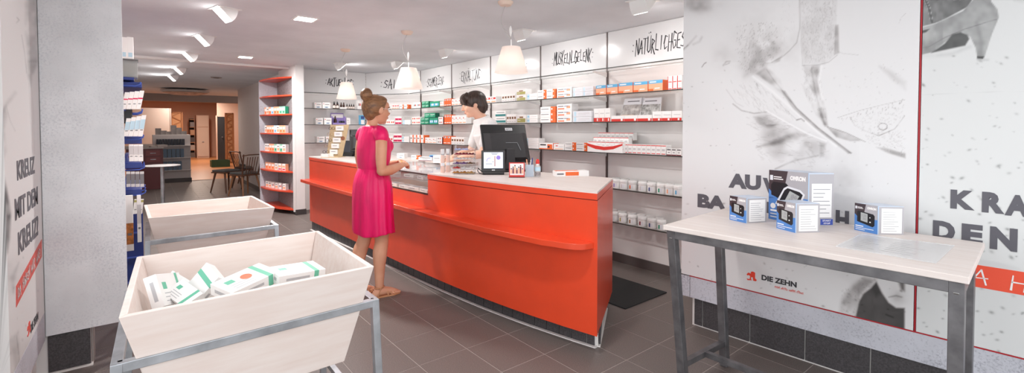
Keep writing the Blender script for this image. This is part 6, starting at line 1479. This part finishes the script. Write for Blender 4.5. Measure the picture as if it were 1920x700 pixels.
# ------------------------------------------------ woman at the counter, facing +y
WX, WY = -3.67, 1.50
wo = thing('person', 'woman in a bright pink dress with hair bun standing at the counter', 'person', (WX, WY, 0), RAD(4))
HW = Matrix.Translation((0, .024, 1.435)) @ Matrix.Rotation(RAD(6), 4, 'Z') @ Matrix.Rotation(RAD(-4), 4, 'X') @ Matrix.Scale(1.12, 4)
b = MB()
b.rings([(0, 0, .78, .150, .105), (0, 0, .86, .165, .118), (0, -.01, .95, .150, .112), (0, 0, 1.06, .118, .088), (0, .006, 1.17, .130, .098), (0, .008, 1.26, .145, .106), (0, 0, 1.33, .150, .088), (0, -.006, 1.375, .110, .066), (0, -.004, 1.405, .062, .054)], 32)
limb(b, [(0, -.012, 1.36), (0, -.006, 1.42), (0, .006, 1.475)], [.056, .043, .044])
head(b, HW, True)
for s, fyo, fx in ((1, .03, .085), (-1, -.085, .075)):
    limb(b, [(s*.085, 0, .86), (s*.085, fyo*.3, .66), (s*.080, fyo*.6+.012, .475), (s*.080, fyo*.85-.012, .36), (s*.078, fyo-.020, .22), (s*.078, fyo-.022, .085)], [.098, .084, .056, .058, .043, .033])
    a = Vector((s*.078, fyo-.022, .075))
    limb(b, [a+Vector((0, -.03, -.035)), a+Vector((s*.004, .03, -.03)), a+Vector((s*.010, .09, -.042)), a+Vector((s*.012, .145, -.053))], [.030, .034, .030, .016], 14)
    b.ell(a+Vector((0, -.035, -.045)), (.029, .032, .028), 12, 8); b.ell(a+Vector((s*.012, .12, -.056)), (.040, .045, .016), 14, 8)
    for i in range(5): q = a+Vector((s*(.012+.016*(i-2)*-1), .150+.012*(1-abs(i-1.2)*.5), -.058)); b.ell(q, (.0085, .020, .009), 10, 8)
limb(b, [(.148, -.006, 1.335), (.188, -.022, 1.25), (.205, -.035, 1.14), (.205, -.030, 1.045)], [.046, .045, .042, .037])
limb(b, [(.205, -.030, 1.045), (.180, .055, 1.045), (.120, .165, 1.065), (.085, .225, 1.078)], [.040, .041, .032, .025])
limb(b, [(-.148, -.006, 1.335), (-.185, -.015, 1.25), (-.200, -.02, 1.14), (-.195, -.010, 1.045)], [.046, .045, .042, .037])
limb(b, [(-.195, -.010, 1.045), (-.165, .075, 1.045), (-.100, .185, 1.065), (-.060, .245, 1.082)], [.040, .041, .032, .025])
hand(b, (.088, .215, 1.075), (-.50, .85, .06), (.45, .25, .85), -1, .55, .165)
hand(b, (-.060, .240, 1.085), (.62, .75, -.10), (-.45, .35, .80), 1, .50, .165)
part(wo, 'body', fuse('body', b, .0052, 5), None)
wo.children[-1].data.materials.append(SKW)
HAIRW = M('hair_auburn', (156, 112, 76), .42, noise=(6, .4, 4), c2=(102, 68, 46), stretch=(13, 1.0, 11), bump=(5, .7, .004)); face_parts(wo, HW, True, M('brow_brown', (110, 78, 56), .6))
# hair combed back to a bun
h = MB(); R3 = HW.to_3x3().to_4x4()
def hp(v): return HW @ Vector(v)
h.ell(hp((0, -.020, .112)), (.081, .093, .090), 28, 18, R3); h.ell(hp((0, -.052, .074)), (.062, .047, .064), 24, 14, R3); h.ell(hp((0, -.046, .040)), (.042, .034, .040), 20, 12, R3); h.ell(hp((0, .02, .150)), (.066, .066, .048), 24, 12, R3)
hm = fuse('hair', h, .006, 4); bm = bmesh.new(); bm.from_mesh(hm)
pn = (R3 @ Vector((0, .90, -.42))).normalized(); g = bmesh.ops.bisect_plane(bm, geom=bm.verts[:]+bm.edges[:]+bm.faces[:], plane_co=hp((0, .036, .125)), plane_no=pn, clear_outer=True)
bmesh.ops.holes_fill(bm, edges=[e for e in bm.edges if e.is_boundary]); bm.to_mesh(hm); bm.free(); hm.materials.append(HAIRW)
for pgn in hm.polygons: pgn.use_smooth = True
part(wo, 'hair', hm, None)
h2 = MB(); bc = Vector((0, -.088, .190)); h2.ell(hp(bc), (.046, .042, .050), 20, 14, R3)
for k in range(5):
    pts = []
    for i in range(17):
        a = i/16*2*math.pi*1.05+k*1.25; rr = .012+.006*k; pts.append(hp(bc+Vector((rr*math.cos(a)*1.05, (-.034+.0028*k*k) , rr*math.sin(a)*1.1))))
    h2.tube(pts, .009, 8)
bun = fuse('bun', h2, .005, 2); bun.materials.append(HAIRW); part(wo, 'hair_bun', bun, None)
# dress
DR = M('dress_pink', (240, 16, 102), .42, noise=(9, .10), bump=(24, .35, .01), stretch=(2.2, 2.2, .5))
d = MB()
d.rings([(0, 0, 1.035, .138, .108), (0, .0, 1.075, .150, .116), (0, .005, 1.13, .160, .126), (0, .010, 1.22, .168, .130), (0, .008, 1.29, .172, .116), (0, -.002, 1.345, .160, .092), (0, -.010, 1.385, .112, .074), (0, -.012, 1.402, .088, .068)], 40)
for s in (-1, 1): limb(d, [(s*.105, -.004, 1.355), (s*.142, -.008, 1.343), (s*.170, -.011, 1.312)], [.052, .060, .059], 16)
for s in (-1, 1): d.ell((s*.068, .090, 1.235), (.062, .052, .060), 16, 10)
bod = fuse('bodice', d, .006, 5); bod.materials.append(DR); part(wo, 'bodice', bod, None)
n = 96; zz = [1.075, 1.06, 1.03, .98, .90, .80, .70, .60, .54, .525]; vs = []; fs = []
RX = [.132, .134, .148, .170, .188, .194, .196, .200, .204, .204]; RY = [.102, .104, .116, .136, .150, .152, .152, .154, .156, .156]
for i, z in enumerate(zz):
    u = i/(len(zz)-1)
    for k in range(n):
        a = 2*math.pi*k/n; f = 1+(.010+.030*u)*math.sin(11*a+1.3*math.sin(2*a)+u*1.2)+.018*u*math.sin(5*a+2)+(.014*math.sin(37*a) if 0 < i < 5 else .0)
        vs.append((RX[i]*f*math.cos(a), RY[i]*f*math.sin(a)-.010*math.sin(u*3), z+.010*math.sin(3*a+1)*u))
fs = [(i*n+(k+1) % n, i*n+k, (i+1)*n+k, (i+1)*n+(k+1) % n) for i in range(len(zz)-1) for k in range(n)]
sk = part(wo, 'skirt', MB().add(vs, fs), DR, smooth=80); so = sk.modifiers.new('th', 'SOLIDIFY'); so.thickness = .004; sb = sk.modifiers.new('sub', 'SUBSURF'); sb.levels = 1; sb.render_levels = 1
part(wo, 'waistband', MB().rings([(0, 0, 1.052, .136, .106), (0, 0, 1.064, .141, .111), (0, 0, 1.078, .138, .108)], 48), DR, smooth=50)
# sandals
SAN = M('sandal_tan', (196, 138, 98), .4); 
for s, fyo in ((1, .03), (-1, -.085)):
    ax, ay = s*.078, fyo-.022; sole = [(ax-.030, ay-.065), (ax+.028, ay-.067), (ax+.036, ay+.0), (ax+s*.012+.046, ay+.10), (ax+s*.012+.034, ay+.165), (ax+s*.012, ay+.178), (ax+s*.012-.036, ay+.160), (ax+s*.012-.044, ay+.10), (ax-.034, ay+.0)]
    so_ = part(wo, 'sandal', MB().prism(sole, .0, .013), SAN, bevel=.003)
    for j, (yy, hz_, wd) in enumerate(((.115, .036, .045), (.085, .046, .043), (.055, .056, .040))): part(so_, 'strap', MB().tube([(ax+s*.01-wd, ay+yy, .012), (ax+s*.01-wd*.7, ay+yy-.004, hz_*.8), (ax+s*.01, ay+yy-.01, hz_+.006), (ax+s*.01+wd*.7, ay+yy-.004, hz_*.8), (ax+s*.01+wd, ay+yy, .012)], .0055, 6, flat=.45), SAN, smooth=60)
    part(so_, 'ankle_strap', MB().tube([(ax+.0375*math.cos(a*.5236), ay+.038*math.sin(a*.5236)-.002, .085+.006*math.sin(a*.5236)) for a in range(13)], .0045, 6), SAN, smooth=60)
    for e in (-1, 1): part(so_, 'side_strap', MB().tube([(ax+e*.034, ay-.03, .012), (ax+e*.037, ay-.018, .05), (ax+e*.036, ay-.006, .085)], .0045, 6), SAN, smooth=60)
part(wo, 'bracelet', MB().tube([Vector((.093, .207, 1.075))+Vector((.032*math.sin(a*.5236)*.85, -.010*math.sin(a*.5236), .032*math.cos(a*.5236))) for a in range(13)], .004, 6), M('bracelet_gold', (200, 160, 90), .3, .8), smooth=60)
wr = [hp((s * .0, 0, 0)) for s in (1,)]
part(wo, 'glasses_temple', MB().tube([hp((.0775, -.005, .098)), hp((.070, .05, .098)), hp((.050, .096, .094))], .0014, 6), M('glasses_clear', (226, 214, 210), .2), smooth=60)
for s in (-1, 1): part(wo, 'glasses_rim', MB().tube([hp((s*.031+.020*math.cos(a*.5236), .097, .090+.016*math.sin(a*.5236))) for a in range(13)], .0012, 6), M('glasses_clear'), smooth=60)

# ------------------------------------------------ man behind the counter, bending forward
mp = dep_pt(930, 4.67)
ma = thing('person', 'dark-haired man in a white T-shirt bending over behind the counter', 'person', (mp.x, mp.y, 0), RAD(160))
LN = Matrix.Translation((0, 0, 1.02)) @ Matrix.Rotation(RAD(-17), 4, 'X') @ Matrix.Translation((0, 0, -1.02))
def L_(p): return LN @ Vector(p)
b = MB()
b.rings([(0, 0, .84, .150, .105), (0, 0, .94, .165, .118), (0, 0, 1.02, .155, .112)], 28)
R3 = LN.to_3x3().to_4x4()
for z0, z1, r0, r1 in ((1.00, 1.16, (.150, .108), (.150, .108)), (1.12, 1.34, (.150, .108), (.175, .120)), (1.30, 1.47, (.178, .118), (.150, .090))):
    vs = [L_((r[0]*math.cos(2*math.pi*k/28), r[1]*math.sin(2*math.pi*k/28), z)) for z, r in ((z0, r0), (z1, r1)) for k in range(28)]
    b.add(vs, [(k, (k+1) % 28, 28+(k+1) % 28, 28+k) for k in range(28)] + [tuple(range(28))[::-1], tuple(range(28, 56))])
nk = L_((0, .01, 1.50)); HM = Matrix.Translation(L_((0, .050, 1.560))) @ Matrix.Rotation(RAD(-8), 4, 'Z') @ Matrix.Rotation(RAD(-15), 4, 'X') @ Matrix.Scale(1.12, 4)
limb(b, [L_((0, -.005, 1.44)), nk, L_((0, .045, 1.60))], [.068, .058, .058]); head(b, HM, False)
for s in (-1, 1):
    limb(b, [(s*.09, 0, .92), (s*.095, .01, .70), (s*.095, .0, .50), (s*.095, -.01, .30), (s*.095, -.01, .09)], [.100, .086, .064, .058, .04])
    a = Vector((s*.098, -.01, .07)); limb(b, [a+Vector((0, -.04, -.03)), a+Vector((0, .06, -.03)), a+Vector((s*.01, .17, -.045))], [.036, .042, .028], 14)
    sh_ = L_((s*.185, 0, 1.42)); el = Vector((s*.235, .20, 1.14)); wr_ = Vector((s*.13, .42, 1.085))
    limb(b, [L_((s*.15, 0, 1.43)), sh_, (sh_+el)/2+Vector((s*.01, 0, 0)), el], [.062, .062, .050, .042]); limb(b, [el, (el+wr_)/2+Vector((0, 0, .004)), wr_], [.043, .040, .028])
    hand(b, wr_, (-s*.35, .9, -.16), (0, .1, 1), -s, .35, .185)
bd = fuse('body', b, .0056, 5); bd.materials.append(SKM); part(ma, 'body', bd, None)
face_parts(ma, HM, False, M('brow_dark', (60, 46, 40), .6))
TS = M('tshirt_white', (224, 220, 218), .8, noise=(5, .05), bump=(16, .5, .015))
d = MB()
for z0, z1, r0, r1 in ((.90, 1.06, (.172, .132), (.172, .130)), (1.02, 1.20, (.172, .128), (.170, .126)), (1.16, 1.36, (.170, .126), (.192, .136)), (1.32, 1.46, (.194, .134), (.165, .104)), (1.42, 1.515, (.165, .110), (.088, .082))):
    vs = [(L_((r[0]*math.cos(2*math.pi*k/32), r[1]*math.sin(2*math.pi*k/32)+(.014 if z > 1.5 else 0), z))) for z, r in ((z0, r0), (z1, r1)) for k in range(32)]
    d.add(vs, [(k, (k+1) % 32, 32+(k+1) % 32, 32+k) for k in range(32)] + [tuple(range(32))[::-1], tuple(range(32, 64))])
for s in (-1, 1): sh_ = L_((s*.185, 0, 1.42)); el = Vector((s*.235, .20, 1.14)); limb(d, [L_((s*.13, 0, 1.43)), sh_, sh_+(el-sh_)*.30, sh_+(el-sh_)*.66], [.070, .076, .068, .066], 18)
ts = fuse('tshirt', d, .0065, 5); ts.materials.append(TS); part(ma, 'tshirt', ts, None)
part(ma, 'neckband', MB().tube([L_((.083*math.cos(a*.3142), .077*math.sin(a*.3142)+.014, 1.508-.010*math.sin(a*.3142))) for a in range(21)], .007, 8), TS, smooth=60)
JE = M('dark_trousers', (62, 64, 74), .8); d = MB(); d.rings([(0, 0, .80, .168, .122), (0, 0, .90, .172, .128), (0, 0, .96, .166, .124)], 28)
for s in (-1, 1): limb(d, [(s*.09, 0, .90), (s*.095, .01, .70), (s*.095, .0, .50), (s*.095, -.01, .30), (s*.095, -.01, .06)], [.108, .098, .078, .074, .066])
tr = fuse('trousers', d, .009, 4); tr.materials.append(JE); part(ma, 'trousers', tr, None)
for s in (-1, 1): part(ma, 'shoe', MB().prism([(s*.098-.042, -.09), (s*.098+.042, -.09), (s*.105+.05, .08), (s*.108+.035, .185), (s*.108-.035, .185), (s*.105-.05, .08)], 0, .065), BLACK, bevel=.02)
HAIRM = M('hair_dark', (72, 54, 46), .4, noise=(6, .45, 4), c2=(38, 28, 24), stretch=(14, 12, 1.2), bump=(5, .7, .004)); R3 = HM.to_3x3().to_4x4()
def mp_(v): return HM @ Vector(v)
h = MB(); h.ell(mp_((0, -.016, .122)), (.088, .108, .088), 28, 18, R3); h.ell(mp_((0, -.060, .074)), (.076, .054, .090), 24, 14, R3); h.ell(mp_((0, .045, .160)), (.078, .063, .046), 24, 12, R3); h.ell(mp_((.012, .066, .142)), (.066, .044, .034), 20, 12, R3)
for s in (-1, 1): h.ell(mp_((s*.070, .016, .122)), (.018, .044, .044), 16, 10, R3); h.tube([mp_((s*.076, .030, .125)), mp_((s*.078, .030, .095)), mp_((s*.074, .034, .070))], [.012, .010, .003], 8); h.ell(mp_((s*.064, -.045, .070)), (.018, .028, .045), 14, 10, R3)
rnh = random.Random(4)
for k in range(15):                                                   # fringe locks
    x = -.070+.010*k; h.tube([mp_((x*.7, .03, .196)), mp_((x*.98, .090, .165)), mp_((x*1.05+.006, .109-abs(x)*.42, .118+rnh.uniform(-.012, .008)))], [.017, .016, .005], 8)
for k in range(9):                                                   # nape locks
    a = math.pi*(1.14+.09*k); h.tube([mp_((.078*math.cos(a), .085*math.sin(a)-.02, .11)), mp_((.082*math.cos(a), .092*math.sin(a)-.02, .05)), mp_((.074*math.cos(a), .088*math.sin(a)-.016, .012+rnh.uniform(-.01, .01)))], [.018, .016, .005], 8)
hm = fuse('hair', h, .006, 2); bm = bmesh.new(); bm.from_mesh(hm)
hm2 = hm; bm.free(); hm.materials.append(HAIRM); part(ma, 'hair', hm, None)

# ================================================================== LABELS: tell look-alikes apart by their place
ORD = ['first', 'second', 'third', 'fourth', 'fifth', 'sixth', 'seventh', 'eighth', 'ninth', 'tenth', 'eleventh', 'twelfth']
bylab = {}
for o in list(COL.objects):
    if o.parent is None and 'label' in o and 'lower layers' not in o['label']: bylab.setdefault(o['label'], []).append(o)
for lab, os_ in bylab.items():
    if len(os_) < 2: continue
    pos = {o.name: proj(o.location) for o in os_}
    cols = []
    for o in sorted(os_, key=lambda q: pos[q.name][0]):
        if cols and pos[o.name][0]-pos[cols[-1][0].name][0] < 3.0 and abs(pos[o.name][1]-pos[cols[-1][-1].name][1]) > 2.5: cols[-1].append(o)
        else: cols.append([o])
    nc = len(cols)
    for ci, c in enumerate(cols):
        ct_ = '' if nc == 1 else (('left', 'right')[ci] if nc == 2 else ('leftmost' if ci == 0 else 'rightmost' if ci == nc-1 else (ORD[ci]+' from left' if ci < 12 else 'far right')))
        c.sort(key=lambda q: q.location.z); nr = len(c)
        for ri, o in enumerate(c):
            rt = '' if nr == 1 else {2: ['lower', 'upper'], 3: ['bottom', 'middle', 'top']}.get(nr, ['lowest', 'second lowest', 'second highest', 'highest'])[min(ri, 3)]
            sfx = ', ' + (rt + ' ' + ct_).strip() + ' one'
            if len((lab + sfx).split()) > 16: sfx = sfx[:-4]
            if len((lab + sfx).split()) > 16: sfx = sfx.replace(' from left', '')
            o['label'] = lab + sfx
            o['group'] = o.get('group') or lab
